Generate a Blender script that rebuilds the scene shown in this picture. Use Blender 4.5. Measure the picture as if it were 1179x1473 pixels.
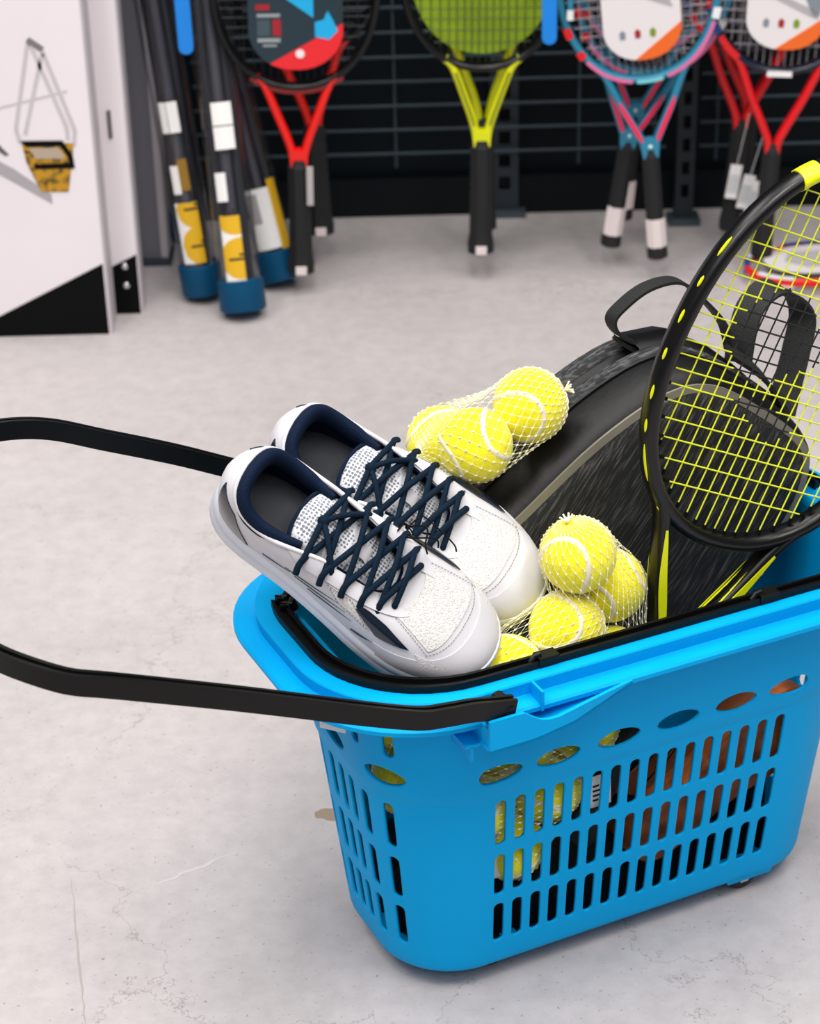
import bpy, math, random
import numpy as np
from mathutils import Vector, Matrix

for o in list(bpy.data.objects):
    bpy.data.objects.remove(o, do_unlink=True)
S = bpy.context.scene
COL = S.collection
rng = random.Random(7)
R = math.radians

# ---------------------------------------------------------------- camera
PITCH, ROLL, FPX = R(28.0), R(1.5), 3169.0
fw = Vector((0, math.cos(PITCH), -math.sin(PITCH)))
rt0 = Vector((1, 0, 0))
up0 = Vector((0, math.sin(PITCH), math.cos(PITCH)))
cr, sr = math.cos(ROLL), math.sin(ROLL)
rt = rt0 * cr - up0 * sr
up = up0 * cr + rt0 * sr
cam = bpy.data.cameras.new('camera')
cam.sensor_fit = 'VERTICAL'
cam.sensor_height = 36.0
cam.lens = FPX / 1473.0 * 36.0
cam.clip_start = 0.05
cam.dof.use_dof = True
cam.dof.focus_distance = 1.96
cam.dof.aperture_fstop = 9.0
co = bpy.data.objects.new('camera', cam)
COL.objects.link(co)
m3 = Matrix((rt, up, -fw)).transposed()
co.matrix_world = Matrix.Translation((0, 0, 1.4)) @ m3.to_4x4()
S.camera = co

# ---------------------------------------------------------------- light of the shop
w = bpy.data.worlds.new('shop_ambient')
S.world = w
w.use_nodes = True
bg = w.node_tree.nodes['Background']
bg.inputs[0].default_value = (0.93, 0.96, 1.0, 1)
bg.inputs[1].default_value = 0.22
def ceiling_or_fill_lamp(x, y, z, sx, sy, power, color=(1, 0.97, 0.94)):
    l = bpy.data.lights.new('ceiling_or_fill_lamp', 'AREA')
    l.shape = 'RECTANGLE'
    l.size, l.size_y, l.energy, l.color = sx, sy, power, color
    o = bpy.data.objects.new('ceiling_or_fill_lamp', l)
    o.location = (x, y, z)
    COL.objects.link(o)
for y, pw in ((-1.4, 34), (0.6, 84), (2.6, 54)):  # first row, behind the camera, is fill added to brighten the basket's front
    for x in (-1.5, 0.0, 1.5):
        ceiling_or_fill_lamp(x, y, 3.1, 0.7, 1.5, pw * 0.75)
S.view_settings.view_transform = 'Standard'
S.view_settings.look = 'None'
S.view_settings.gamma = 1.0
S.view_settings.use_curve_mapping = False
S.view_settings.exposure = -0.34

# ---------------------------------------------------------------- helpers
def lin(c):
    return tuple((v / 255.0 / 12.92) if v / 255.0 <= 0.04045 else ((v / 255.0 + 0.055) / 1.055) ** 2.4 for v in c)
MATS = {}
def mat(name, rgb, rough=0.5, metal=0.0, spec=0.5, noise=None, bump=None, alpha=None, coat=0.0, sheen=0.0):
    """noise = (scale, rgb2, (sx,sy,sz), lo, hi); bump = (scale, strength, (sx,sy,sz))"""
    if name in MATS:
        return MATS[name]
    m = bpy.data.materials.new(name)
    m.use_nodes = True
    nt = m.node_tree
    b = nt.nodes['Principled BSDF']
    b.inputs['Base Color'].default_value = (*lin(rgb), 1)
    b.inputs['Roughness'].default_value = rough
    b.inputs['Metallic'].default_value = metal
    b.inputs['Specular IOR Level'].default_value = spec
    if coat: b.inputs['Coat Weight'].default_value = coat
    if sheen: b.inputs['Sheen Weight'].default_value = sheen
    def nz(scale, st, detail=4.0):
        tc = nt.nodes.new('ShaderNodeTexCoord')
        mp = nt.nodes.new('ShaderNodeMapping')
        mp.inputs['Scale'].default_value = st
        n = nt.nodes.new('ShaderNodeTexNoise')
        n.inputs['Scale'].default_value = scale
        n.inputs['Detail'].default_value = detail
        nt.links.new(tc.outputs['Object'], mp.inputs[0])
        nt.links.new(mp.outputs[0], n.inputs['Vector'])
        return n, mp
    if noise:
        n, mp = nz(noise[0], noise[2])
        if len(noise) > 5:      # turned first, then stretched
            mp.vector_type = 'TEXTURE'; mp.inputs['Rotation'].default_value = noise[5]; mp.inputs['Scale'].default_value = [1 / q for q in noise[2]]
        r = nt.nodes.new('ShaderNodeValToRGB')
        r.color_ramp.elements[0].position = noise[3]
        r.color_ramp.elements[1].position = noise[4]
        r.color_ramp.elements[0].color = (*lin(rgb), 1)
        r.color_ramp.elements[1].color = (*lin(noise[1]), 1)
        nt.links.new(n.outputs['Fac'], r.inputs[0])
        nt.links.new(r.outputs[0], b.inputs['Base Color'])
    if bump:
        n, mp = nz(bump[0], bump[2], 3.0)
        bp = nt.nodes.new('ShaderNodeBump')
        bp.inputs['Strength'].default_value = bump[1]
        bp.inputs['Distance'].default_value = 0.002
        nt.links.new(n.outputs['Fac'], bp.inputs['Height'])
        nt.links.new(bp.outputs[0], b.inputs['Normal'])
    if alpha is not None:
        b.inputs['Alpha'].default_value = alpha
    MATS[name] = m
    return m

def perforated(name, rgb, hole, scale, thr, st=(1, 1, 1), rough=0.7, rnd=0.25):
    """knit / perforated cloth: small dark holes on a light ground"""
    if name in MATS: return MATS[name]
    m = bpy.data.materials.new(name); m.use_nodes = True
    nt = m.node_tree; b = nt.nodes['Principled BSDF']
    b.inputs['Roughness'].default_value = rough
    tc = nt.nodes.new('ShaderNodeTexCoord'); mp = nt.nodes.new('ShaderNodeMapping')
    mp.inputs['Scale'].default_value = st
    v = nt.nodes.new('ShaderNodeTexVoronoi'); v.inputs['Scale'].default_value = scale
    v.inputs['Randomness'].default_value = rnd
    r = nt.nodes.new('ShaderNodeValToRGB')
    r.color_ramp.elements[0].position = thr; r.color_ramp.elements[1].position = thr + 0.10
    r.color_ramp.elements[0].color = (*lin(hole), 1); r.color_ramp.elements[1].color = (*lin(rgb), 1)
    bp = nt.nodes.new('ShaderNodeBump'); bp.inputs['Strength'].default_value = 0.5; bp.inputs['Distance'].default_value = 0.001
    nt.links.new(tc.outputs['Object'], mp.inputs[0]); nt.links.new(mp.outputs[0], v.inputs['Vector'])
    nt.links.new(v.outputs['Distance'], r.inputs[0]); nt.links.new(r.outputs[0], b.inputs['Base Color'])
    nt.links.new(v.outputs['Distance'], bp.inputs['Height']); nt.links.new(bp.outputs[0], b.inputs['Normal'])
    MATS[name] = m
    return m

class MB:
    def __init__(s): s.v, s.f = [], []
    def add(s, vs, fs):
        n = len(s.v)
        s.v += [tuple(map(float, p)) for p in vs]
        s.f += [tuple(i + n for i in f) for f in fs]
        return s
    def rings(s, rs, closed=True, cap0=False, cap1=False, loop=False):
        n = len(rs[0]); vs = [p for r in rs for p in r]; fs = []
        m = len(rs)
        for i in range(m if loop else m - 1):
            a, b = i * n, ((i + 1) % m) * n
            for j in range(n if closed else n - 1):
                k = (j + 1) % n
                fs.append((a + j, a + k, b + k, b + j))
        if cap0: fs.append(tuple(reversed(range(n))))
        if cap1: fs.append(tuple((m - 1) * n + j for j in range(n)))
        return s.add(vs, fs)
    def box(s, lo, hi, M=None):
        vs = [Vector((x, y, z)) for z in (lo[2], hi[2]) for y in (lo[1], hi[1]) for x in (lo[0], hi[0])]
        if M is not None: vs = [M @ v for v in vs]
        return s.add(vs, [(0, 2, 3, 1), (4, 5, 7, 6), (0, 1, 5, 4), (2, 6, 7, 3), (0, 4, 6, 2), (1, 3, 7, 5)])
    def sweep(s, path, prof, ref=None, closed=False, caps=True, scale=None):
        """prof: list of (a,b): a along ref side, b along T x side"""
        P = [Vector(p) for p in path]; n = len(P); rs = []
        prev = None
        for i, p in enumerate(P):
            if closed: t = P[(i + 1) % n] - P[i - 1]
            else: t = P[min(i + 1, n - 1)] - P[max(i - 1, 0)]
            t.normalize()
            if ref is not None:
                nn = Vector(ref[i] if isinstance(ref, list) else ref)
            else:
                nn = prev if prev is not None else (Vector((0, 0, 1)) if abs(t.z) < 0.9 else Vector((1, 0, 0)))
            nn = nn - t * nn.dot(t)
            nn.normalize(); prev = nn
            bb = t.cross(nn)
            k = scale[i] if scale is not None else 1.0
            rs.append([p + nn * (a * k) + bb * (b * k) for a, b in prof])
        return s.rings(rs, True, caps and not closed, caps and not closed, closed)
    def tube(s, path, r, n=8, closed=False, scale=None, ref=None, flat=1.0):
        prof = [(r * math.cos(2 * math.pi * i / n), r * flat * math.sin(2 * math.pi * i / n)) for i in range(n)]
        return s.sweep(path, prof, ref, closed, True, scale)
    def lathe(s, prof, n=24, M=None):
        """prof list of (r,z) round the z axis"""
        rs = []
        for r, z in prof:
            q = [Vector((r * math.cos(2 * math.pi * i / n), r * math.sin(2 * math.pi * i / n), z)) for i in range(n)]
            rs.append([M @ v for v in q] if M is not None else q)
        return s.rings(rs, True, True, True)
    def prism(s, poly, y0, y1, M=None):
        """polygon in x,z extruded along y"""
        n = len(poly)
        vs = [Vector((x, y, z)) for y in (y0, y1) for x, z in poly]
        if M is not None: vs = [M @ v for v in vs]
        fs = [tuple(range(n)), tuple(reversed(range(n, 2 * n)))]
        fs += [(i, n + i, n + (i + 1) % n, (i + 1) % n) for i in range(n)]
        return s.add(vs, fs)
    def sphere(s, c, r, n=16, m=10):
        rs = []
        for i in range(m + 1):
            t = math.pi * (i + 0.02) / (m + 0.04)
            rs.append([(c[0] + r * math.sin(t) * math.cos(2 * math.pi * j / n), c[1] + r * math.sin(t) * math.sin(2 * math.pi * j / n), c[2] + r * math.cos(t)) for j in range(n)])
        return s.rings(rs, True, True, True)
    def mesh(s, name, m, smooth=True):
        me = bpy.data.meshes.new(name)
        me.from_pydata(s.v, [], s.f)
        me.update()
        if m is not None: me.materials.append(m)
        if smooth:
            me.polygons.foreach_set('use_smooth', [True] * len(me.polygons))
            try: me.set_sharp_from_angle(angle=R(smooth if smooth is not True else 40))
            except Exception: pass
        return me
def obj(name, mb, m, parent=None, smooth=True, fix=False):
    me = mb.mesh(name, m, smooth) if isinstance(mb, MB) else mb
    o = bpy.data.objects.new(name, me)
    COL.objects.link(o)
    if parent is not None: o.parent = parent
    if fix:
        import bmesh
        b = bmesh.new(); b.from_mesh(me); bmesh.ops.recalc_face_normals(b, faces=b.faces); b.to_mesh(me); b.free()
    return o
def tag(o, label, cat, group=None):
    o['label'] = label; o['category'] = cat
    if group: o['group'] = group
    return o
def thing(name, label, cat, M=None, group=None):
    o = bpy.data.objects.new(name, None)
    o.empty_display_size = 0.05
    COL.objects.link(o)
    if M is not None: o.matrix_world = M
    return tag(o, label, cat, group)
def struct(o):
    o['kind'] = 'structure'
    return o
def dup(root, M=None, label=None, mats=None):
    r = root.copy(); COL.objects.link(r)
    if M is not None: r.matrix_world = M
    if label: r['label'] = label
    for ch in list(root.children):
        c = ch.copy(); COL.objects.link(c); c.parent = r
        if mats: remat(c, mats)
        for g in ch.children:
            d = g.copy(); COL.objects.link(d); d.parent = c
            if mats: remat(d, mats)
    return r
def remat(o, mats):
    old = o.data.materials[0].name if o.data.materials else None
    if old in mats:
        o.data = o.data.copy(); o.data.materials[0] = mats[old]
def solid(o, t, off=-1.0):
    md = o.modifiers.new('thickness', 'SOLIDIFY'); md.thickness = t; md.offset = off
    return o
def bevel(o, wd, seg=2):
    md = o.modifiers.new('edges', 'BEVEL'); md.width = wd; md.segments = seg; md.limit_method = 'ANGLE'
    return o
def subd(o, n=1):
    md = o.modifiers.new('smooth', 'SUBSURF'); md.levels = n; md.render_levels = n
    return o
def frame(origin, x, y, z):
    m = Matrix((Vector(x), Vector(y), Vector(z))).transposed().to_4x4()
    return Matrix.Translation(Vector(origin)) @ m
def catmull(P, n=8, closed=False):
    P = [np.array(p, float) for p in P]; out = []; m = len(P)
    for i in range(m if closed else m - 1):
        if closed: a, b, c, d = P[i - 1], P[i], P[(i + 1) % m], P[(i + 2) % m]
        else: a, b, c, d = P[max(i - 1, 0)], P[i], P[i + 1], P[min(i + 2, m - 1)]
        for j in range(n):
            t = j / n
            out.append(0.5 * ((2 * b) + (c - a) * t + (2 * a - 5 * b + 4 * c - d) * t * t + (3 * b - a - 3 * c + d) * t ** 3))
    if not closed: out.append(P[-1])
    return out
# the basket's own frame: u along its length, v across (towards the nearer side), z up
PSI = R(25.24)
BO = Vector((0.1608, 1.817, 0))
E1 = Vector((math.cos(PSI), math.sin(PSI), 0)); E2 = Vector((math.sin(PSI), -math.cos(PSI), 0)); EZ = Vector((0, 0, 1))
MBASK = Matrix.Translation(BO) @ Matrix.Rotation(PSI, 4, 'Z')
def B(u, v, z): return BO + E1 * u + E2 * v + EZ * z
# ================================================================= setting
def concrete():
    m = bpy.data.materials.new('concrete'); m.use_nodes = True
    nt = m.node_tree; b = nt.nodes['Principled BSDF']
    tc = nt.nodes.new('ShaderNodeTexCoord')
    def N(scale, detail, rough=0.6, dist=0.0):
        n = nt.nodes.new('ShaderNodeTexNoise'); n.inputs['Scale'].default_value = scale
        n.inputs['Detail'].default_value = detail; n.inputs['Roughness'].default_value = rough; n.inputs['Distortion'].default_value = dist
        nt.links.new(tc.outputs['Object'], n.inputs['Vector']); return n
    def ramp(src, p0, c0, p1, c1):
        r = nt.nodes.new('ShaderNodeValToRGB')
        r.color_ramp.elements[0].position = p0; r.color_ramp.elements[1].position = p1
        r.color_ramp.elements[0].color = (*lin(c0), 1); r.color_ramp.elements[1].color = (*lin(c1), 1)
        nt.links.new(src, r.inputs[0]); return r.outputs[0]
    def mul(a, c, f=1.0, mode='MULTIPLY'):
        x = nt.nodes.new('ShaderNodeMixRGB'); x.blend_type = mode; x.inputs[0].default_value = f
        nt.links.new(a, x.inputs[1]); nt.links.new(c, x.inputs[2]); return x.outputs[0]
    base = ramp(N(2.0, 7, 0.55, 0.3).outputs['Fac'], 0.25, (176, 170, 170), 0.75, (196, 189, 189))
    fine = ramp(N(38, 6, 0.7).outputs['Fac'], 0.35, (240, 240, 240), 0.62, (255, 255, 255))
    speck = ramp(N(190, 2, 0.5).outputs['Fac'], 0.27, (140, 132, 126), 0.33, (255, 255, 255))
    c = mul(mul(base, fine), speck, 0.55)
    vo = nt.nodes.new('ShaderNodeTexVoronoi'); vo.feature = 'DISTANCE_TO_EDGE'; vo.inputs['Scale'].default_value = 1.7
    wn = N(5.0, 6, 0.7)
    ad = nt.nodes.new('ShaderNodeMixRGB'); ad.blend_type = 'ADD'; ad.inputs[0].default_value = 0.35
    nt.links.new(tc.outputs['Object'], ad.inputs[1]); nt.links.new(wn.outputs['Color'], ad.inputs[2])
    nt.links.new(ad.outputs[0], vo.inputs['Vector'])
    crack = ramp(vo.outputs['Distance'], 0.0, (212, 209, 207), 0.004, (255, 255, 255))
    brk = ramp(N(2.0, 2).outputs['Fac'], 0.5, (255, 255, 255), 0.6, (0, 0, 0))
    cm = nt.nodes.new('ShaderNodeMixRGB'); cm.inputs[1].default_value = (1, 1, 1, 1)
    nt.links.new(brk, cm.inputs[0]); nt.links.new(crack, cm.inputs[2])
    cm.inputs[1].default_value = (1, 1, 1, 1)
    c = mul(c, cm.outputs[0], 0.9)
    nt.links.new(c, b.inputs['Base Color'])
    rr = nt.nodes.new('ShaderNodeMapRange'); rr.inputs[3].default_value = 0.42; rr.inputs[4].default_value = 0.7
    nt.links.new(N(9, 5).outputs['Fac'], rr.inputs[0]); nt.links.new(rr.outputs[0], b.inputs['Roughness'])
    bp = nt.nodes.new('ShaderNodeBump'); bp.inputs['Strength'].default_value = 0.12; bp.inputs['Distance'].default_value = 0.003
    nt.links.new(N(60, 6).outputs['Fac'], bp.inputs['Height']); nt.links.new(bp.outputs[0], b.inputs['Normal'])
    return m
STAIN, SCUFF, CRACK = (-0.095, 1.9447), ((-0.2706, 1.8286), (-0.1919, 1.882)), ((-0.3604, 1.8417), (-0.317, 1.6014))
fl = obj('floor', MB().box((-3.2, -1.6, -0.1), (3.2, 4.1, 0.0)), concrete(), smooth=False); struct(fl)
def floor_mark(name, pts, rgb, th=0.00025):
    return obj(name, MB().add([(x, y, z) for z in (0.0, th) for x, y in pts], [tuple(reversed(range(len(pts)))), tuple(range(len(pts), 2 * len(pts)))] + [(i, (i + 1) % len(pts), len(pts) + (i + 1) % len(pts), len(pts) + i) for i in range(len(pts))]), mat(name + '_tone', rgb, 0.6), fl, False, True)
def blob(cx, cy, rx, ry, seed):
    r_ = random.Random(seed)
    return [(cx + rx * math.cos(2 * math.pi * i / 18) * (0.75 + 0.5 * r_.random()), cy + ry * math.sin(2 * math.pi * i / 18) * (0.75 + 0.5 * r_.random())) for i in range(18)]
floor_mark('stain', blob(STAIN[0], STAIN[1], 0.016, 0.011, 3), (150, 132, 112))
def streak(a, b, w_, seed, n=14):
    r_ = random.Random(seed); a, b = Vector(a), Vector(b); d = (b - a).normalized(); nn = Vector((-d.y, d.x)); L_, R_ = [], []
    for i in range(n + 1):
        f = i / n; c = a + (b - a) * f + nn * w_ * 0.6 * (r_.random() - 0.5); h = w_ * (0.25 + 0.75 * math.sin(math.pi * min(0.97, max(0.03, f)))) * (0.5 + 0.5 * r_.random())
        L_.append((c + nn * h / 2)[:]); R_.append((c - nn * h / 2)[:])
    return L_ + R_[::-1]
floor_mark('scuff', streak(SCUFF[0], SCUFF[1], 0.006, 5), (194, 188, 187))
floor_mark('hairline_crack', streak(CRACK[0], CRACK[1], 0.0028, 8, 22), (162, 155, 150))
wallm = mat('dark_wall_paint', (7, 16, 21), 0.6, spec=0.15, noise=(3.0, (11, 21, 28), (1, 1, 1), 0.35, 0.7))
wb = obj('wall_back', MB().box((-3.2, 3.80, 0.0), (3.2, 4.0, 2.6)), wallm, smooth=False); struct(wb)
bb = obj('baseboard_back', MB().box((-3.2, 3.775, 0.0), (3.2, 3.7995, 0.072)), mat('black_laminate', (7, 15, 19), 0.5, spec=0.15), smooth=False); struct(bb)
M_steel_dk = mat('dark_wire', (48, 64, 74), 0.5, 0.0)
# wire grid panels on the wall: every horizontal and vertical wire is a part
def wire_panel(x0, x1, xs, label):
    t = thing('wire_grid_panel', label, 'wire panel', Matrix.Translation(((x0 + x1) / 2, 3.78, 0.1)), 'wire grid panels on the back wall')
    hx = (x1 - x0) / 2
    hm = MB().tube([(-hx, 0, 0), (hx, 0, 0)], 0.0028, 6).mesh('wire', M_steel_dk)
    vm = MB().tube([(0, 0, 0), (0, 0, 0.9)], 0.0028, 6).mesh('upright_wire', M_steel_dk)
    for k in range(20):
        o = obj('wire', hm, None, t); o.location = (0, -0.034, 0.028 + 0.0436 * k)
    for x in xs:
        o = obj('upright_wire', vm, None, t); o.location = (x - (x0 + x1) / 2, -0.028, 0.0)
    for x in (xs[0], xs[-1]):
        for z in (0.10, 0.78):
            obj('standoff', MB().tube([(x - (x0 + x1) / 2, -0.03, z), (x - (x0 + x1) / 2, 0.0185, z)], 0.004, 6), M_steel_dk, t)
wire_panel(-0.36, 0.47, (-0.335, -0.008, 0.316, 0.45), 'dark wire grid panel on the black wall behind the red and yellow rackets')
wire_panel(0.53, 1.15, (0.56, 0.84, 1.1), 'dark wire grid panel on the black wall at the far right, past the slotted post')
# slotted upright
def slotted_post(x, y, label, dark, wd=0.032, top=1.4):
    t = thing('slotted_post', label, 'post', Matrix.Translation((x, y, 0)))
    mb = MB()
    hw = wd / 2
    zs = [0.05 + 0.042 * i for i in range(int((top - 0.1) / 0.042))]
    # face made of side rails and bridges so that the slots are real openings
    mb.box((-hw, -0.002, 0.012), (-hw * 0.42, 0.0, top)); mb.box((hw * 0.42, -0.002, 0.012), (hw, 0.0, top))
    mb.box((-hw * 0.42, -0.002, 0.012), (hw * 0.42, 0, zs[0]))
    for z in zs: mb.box((-hw * 0.42, -0.002, z + 0.024), (hw * 0.42, 0, z + 0.042))
    obj('face', mb, dark, t, False)
    obj('side', MB().box((-hw, 0.0, 0.012), (-hw + 0.002, 0.03, top)), dark, t, False)
    obj('side', MB().box((hw - 0.002, 0.0, 0.012), (hw, 0.03, top)), dark, t, False)
    obj('back', MB().box((-hw, 0.028, 0.012), (hw, 0.03, top)), mat('post_black', (6, 9, 11), 0.6), t, False)
    obj('foot', MB().box((-hw - 0.012, -0.016, 0.0), (hw + 0.012, 0.032, 0.012)), mat('foot_grey', (70, 82, 88), 0.5, 0.4), t, False)
    return t
slotted_post(0.50, 3.70, 'black slotted steel post standing against the wall between the blue and red rackets', mat('post_dark', (30, 37, 44), 0.5, 0.3))
slotted_post(0.185, 3.765, 'slotted steel post behind the yellow racket, flush with the wall', mat('post_dark2', (38, 49, 57), 0.5, 0.3), 0.05)

# white cartons / display boards at the left
WHT = mat('white_board', (236, 228, 232), 0.45, noise=(2.5, (229, 221, 226), (1, 1, 1), 0.35, 0.7))
GRYB = mat('board_edge_grey', (186, 179, 184), 0.5)
BLK = mat('matt_black', (4, 5, 6), 0.6, spec=0.12)
bt = thing('display_carton', 'large white display carton at the left edge with a printed hanging planter', 'carton', Matrix.Translation((-0.80, 3.27, 0)))
X0 = 0.80
obj('panel', MB().box((-0.4, 0, 0.0), (-0.474 + X0, 0.062, 0.95)), WHT, bt, False)
obj('side_edge', MB().box((-0.4742 + X0, 0.002, 0.0), (-0.470 + X0, 0.060, 0.95)), GRYB, bt, False)
def plate(name, pts, m, par, y=-0.0006, th=0.0005, dx=X0):
    return obj(name, MB().prism([(x + dx, z) for x, z in pts], y, y + th), m, par, False, True)
plate('black_base', [(-0.72, 0.0), (-0.648, 0.036), (-0.476, 0.121), (-0.4755, 0.0)], BLK, bt)
PG = mat('print_grey', (196, 189, 193), 0.5)
PS = mat('print_shadow', (168, 162, 168), 0.5)
def strip(a, b, wd, name, m, y=-0.0006, dx=X0, par=None, th=0.0005):
    a, b = Vector((a[0], 0, a[1])), Vector((b[0], 0, b[1])); t = (b - a).normalized(); n = Vector((-t.z, 0, t.x)) * wd / 2
    return plate(name, [((p).x, (p).z) for p in (a - n, b - n, b + n, a + n)], m, par or bt, y, th, dx)
for a, b in (((-0.556, 0.484), (-0.589, 0.345)), ((-0.537, 0.462), (-0.576, 0.335)), ((-0.556, 0.484), (-0.511, 0.345)), ((-0.537, 0.468), (-0.499, 0.340)),
             ((-0.589, 0.345), (-0.585, 0.322)), ((-0.499, 0.340), (-0.503, 0.315)), ((-0.511, 0.345), (-0.511, 0.325))):
    strip(a, b, 0.0065, 'printed_strap', PG)
strip((-0.557, 0.484), (-0.536, 0.468), 0.009, 'printed_strap', mat('print_grey_dark', (120, 114, 118), 0.5), -0.0011)
strip((-0.640, 0.372), (-0.505, 0.402), 0.0045, 'printed_shadow', PG, -0.0003, th=0.0004)
plate('printed_shadow', [(-0.66, 0.318), (-0.66, 0.296), (-0.60, 0.258), (-0.545, 0.222), (-0.545, 0.238), (-0.60, 0.282)], PS, bt, -0.0004, 0.0004)
plate('printed_planter', [(-0.583, 0.323), (-0.503, 0.320), (-0.509, 0.286), (-0.518, 0.242), (-0.560, 0.243), (-0.578, 0.290)], mat('print_planter', (190, 140, 14), 0.5, noise=(90, (70, 58, 10), (1, 1, 1), 0.45, 0.62)), bt, -0.0012)
plate('printed_planter_rim', [(-0.5845, 0.326), (-0.520, 0.325), (-0.506, 0.302), (-0.5045, 0.280), (-0.566, 0.280), (-0.568, 0.288), (-0.512, 0.289), (-0.515, 0.300), (-0.524, 0.316), (-0.576, 0.316)], BLK, bt, -0.0018)
plate('printed_planter_gap', [(-0.573, 0.314), (-0.527, 0.314), (-0.518, 0.300), (-0.521, 0.296), (-0.563, 0.297)], mat('print_pale', (176, 160, 140), 0.5), bt, -0.0016, 0.0003)
plate('printed_mark', [(-0.625, 0.330), (-0.604, 0.304), (-0.610, 0.302), (-0.627, 0.316)], mat('print_mark', (96, 92, 96), 0.5), bt)
b2 = thing('display_carton', 'narrow white carton edge with a black foot, standing behind the planter carton', 'carton', Matrix.Translation((-0.70, 3.352, 0)))
obj('panel', MB().box((-0.35, 0, 0.0), (0.268, 0.045, 0.95)), WHT, b2, False)
plate('black_base', [(-0.60, 0.0), (-0.47, 0.085), (-0.4325, 0.103), (-0.4325, 0.0)], BLK, b2, dx=0.70)
obj('side_edge', MB().box((0.268, 0.001, 0.0), (0.2715, 0.044, 0.95)), GRYB, b2, False)
CHR = mat('chrome', (205, 205, 208), 0.25, 1.0)
for z in (0.052, 0.085):
    obj('bolt', MB().lathe([(0.001, 0), (0.006, 0.0008), (0.006, 0.006), (0.004, 0.008), (0.001, 0.0083)], 10, Matrix.Translation((-0.452 + 0.70, -0.0006, z)) @ Matrix.Rotation(R(90), 4, 'X')), CHR, b2)
obj('latch', MB().box((-0.459 + 0.70, -0.003, 0.30), (-0.453 + 0.70, 0.0, 0.345)), mat('latch_grey', (110, 104, 106), 0.4, 0.6), b2)
pt = thing('steel_upright', 'grey steel shelf upright between the white cartons and the clear tubes', 'post', Matrix.Translation((-0.43, 3.58, 0)))
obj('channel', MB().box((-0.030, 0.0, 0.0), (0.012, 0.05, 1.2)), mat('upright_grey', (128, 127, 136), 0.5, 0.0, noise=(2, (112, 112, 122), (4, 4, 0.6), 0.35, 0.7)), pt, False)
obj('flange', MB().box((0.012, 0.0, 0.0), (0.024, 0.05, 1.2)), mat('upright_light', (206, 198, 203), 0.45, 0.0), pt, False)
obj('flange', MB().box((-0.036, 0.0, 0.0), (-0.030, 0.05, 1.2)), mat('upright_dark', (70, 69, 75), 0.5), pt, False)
obj('foot', MB().box((-0.04, -0.02, 0.0), (0.03, 0.06, 0.008)), mat('upright_foot', (60, 66, 76), 0.5, 0.3), pt, False)
# ================================================================= rolling shopping basket
BLUE = mat('basket_blue', (0, 160, 226), 0.5, spec=0.08, bump=(260, 0.05, (1, 1, 1)))
BLACKP = mat('handle_black', (4, 5, 5), 0.42, spec=0.25)
basket = thing('shopping_basket', 'blue plastic rolling shopping basket with slotted sides and black handles', 'basket', MBASK)
ZB, ZT0, ZT = 0.03, 0.345, 0.37
def dims(z):
    k = (z - 0.03) / 0.34
    st = 0.0018 * min(max((z - 0.236) / 0.003, 0), 1)
    return 0.2351 + 0.037 * k + st, 0.1026 + 0.0353 * k + st, 0.075 + 0.025 * k
NC = 12
def rpt(a, b, r, q):
    """q in [0,8): 0-1 near side (u from - to +), 1-2 corner, 2-3 right end, 3-4 corner, 4-5 far side, 5-6 corner, 6-7 left end, 7-8 corner; returns (u, v)"""
    q = q % 8; i = int(q); f = q - i
    if i == 0: return (-(a - r) + 2 * (a - r) * f, b)
    if i == 1: t = R(90 * f); return (a - r + r * math.sin(t), b - r + r * math.cos(t))
    if i == 2: return (a, (b - r) - 2 * (b - r) * f)
    if i == 3: t = R(90 * f); return (a - r + r * math.cos(t), -(b - r) - r * math.sin(t))
    if i == 4: return ((a - r) - 2 * (a - r) * f, -b)
    if i == 5: t = R(90 * f); return (-(a - r) - r * math.sin(t), -(b - r) - r * math.cos(t))
    if i == 6: return (-a, -(b - r) + 2 * (b - r) * f)
    t = R(90 * f); return (-(a - r) - r * math.cos(t), b - r + r * math.sin(t))
def wall(q, z, out=0.0):
    a, b, r = dims(z)
    u, v = rpt(a + out, b + out, r + out, q)
    return (u, -v, z)
# vertical bands of the wall; in each band a list of cells (q0, q1, kind) with an opening
rows = [(0.0532, 0.1014), (0.1125, 0.1626), (0.1747, 0.2284)]
MARG = 0.0052
def long_cells(base, flip=False):
    h = 0.97 / 16 * 0.5 * 2
    w_ = 0.97 / 16
    c = []
    for i in range(16):
        q0 = 0.015 + i * w_
        c.append((base + q0, base + q0 + w_))
    return c
def end_cells(base):
    # round end: corner (from 45 deg) - straight - corner, ten columns
    qs = [base - 1 + 0.58, base - 1 + 0.79, base, base + 0.34, base + 0.67, base + 1.0, base + 1.19, base + 1.38, base + 1.56][0:9]
    qs = [base - 0.44, base - 0.22, base, base + 0.33, base + 0.67, base + 1.0, base + 1.22, base + 1.44]
    return [(qs[i], qs[i + 1]) for i in range(len(qs) - 1)]
slot_cells = long_cells(0) + end_cells(2) + long_cells(4) + end_cells(6)
def ell_cells():
    c = []
    for base in (0, 4):
        for i in range(6):
            m = 0.5 + (i - 2.5) * 0.1875
            c.append((base + m - 0.088, base + m + 0.088))
    c += [(2.05, 2.95), (1.42, 1.86), (3.14, 3.58), (6.05, 6.95), (7.14, 7.52), (5.42, 5.86)]
    return sorted(c)
def end_tall():
    return [(1.55, 1.72), (1.80, 1.97), (3.03, 3.20), (3.28, 3.45), (5.55, 5.72), (5.80, 5.97), (7.03, 7.20), (7.30, 7.48)]
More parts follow.
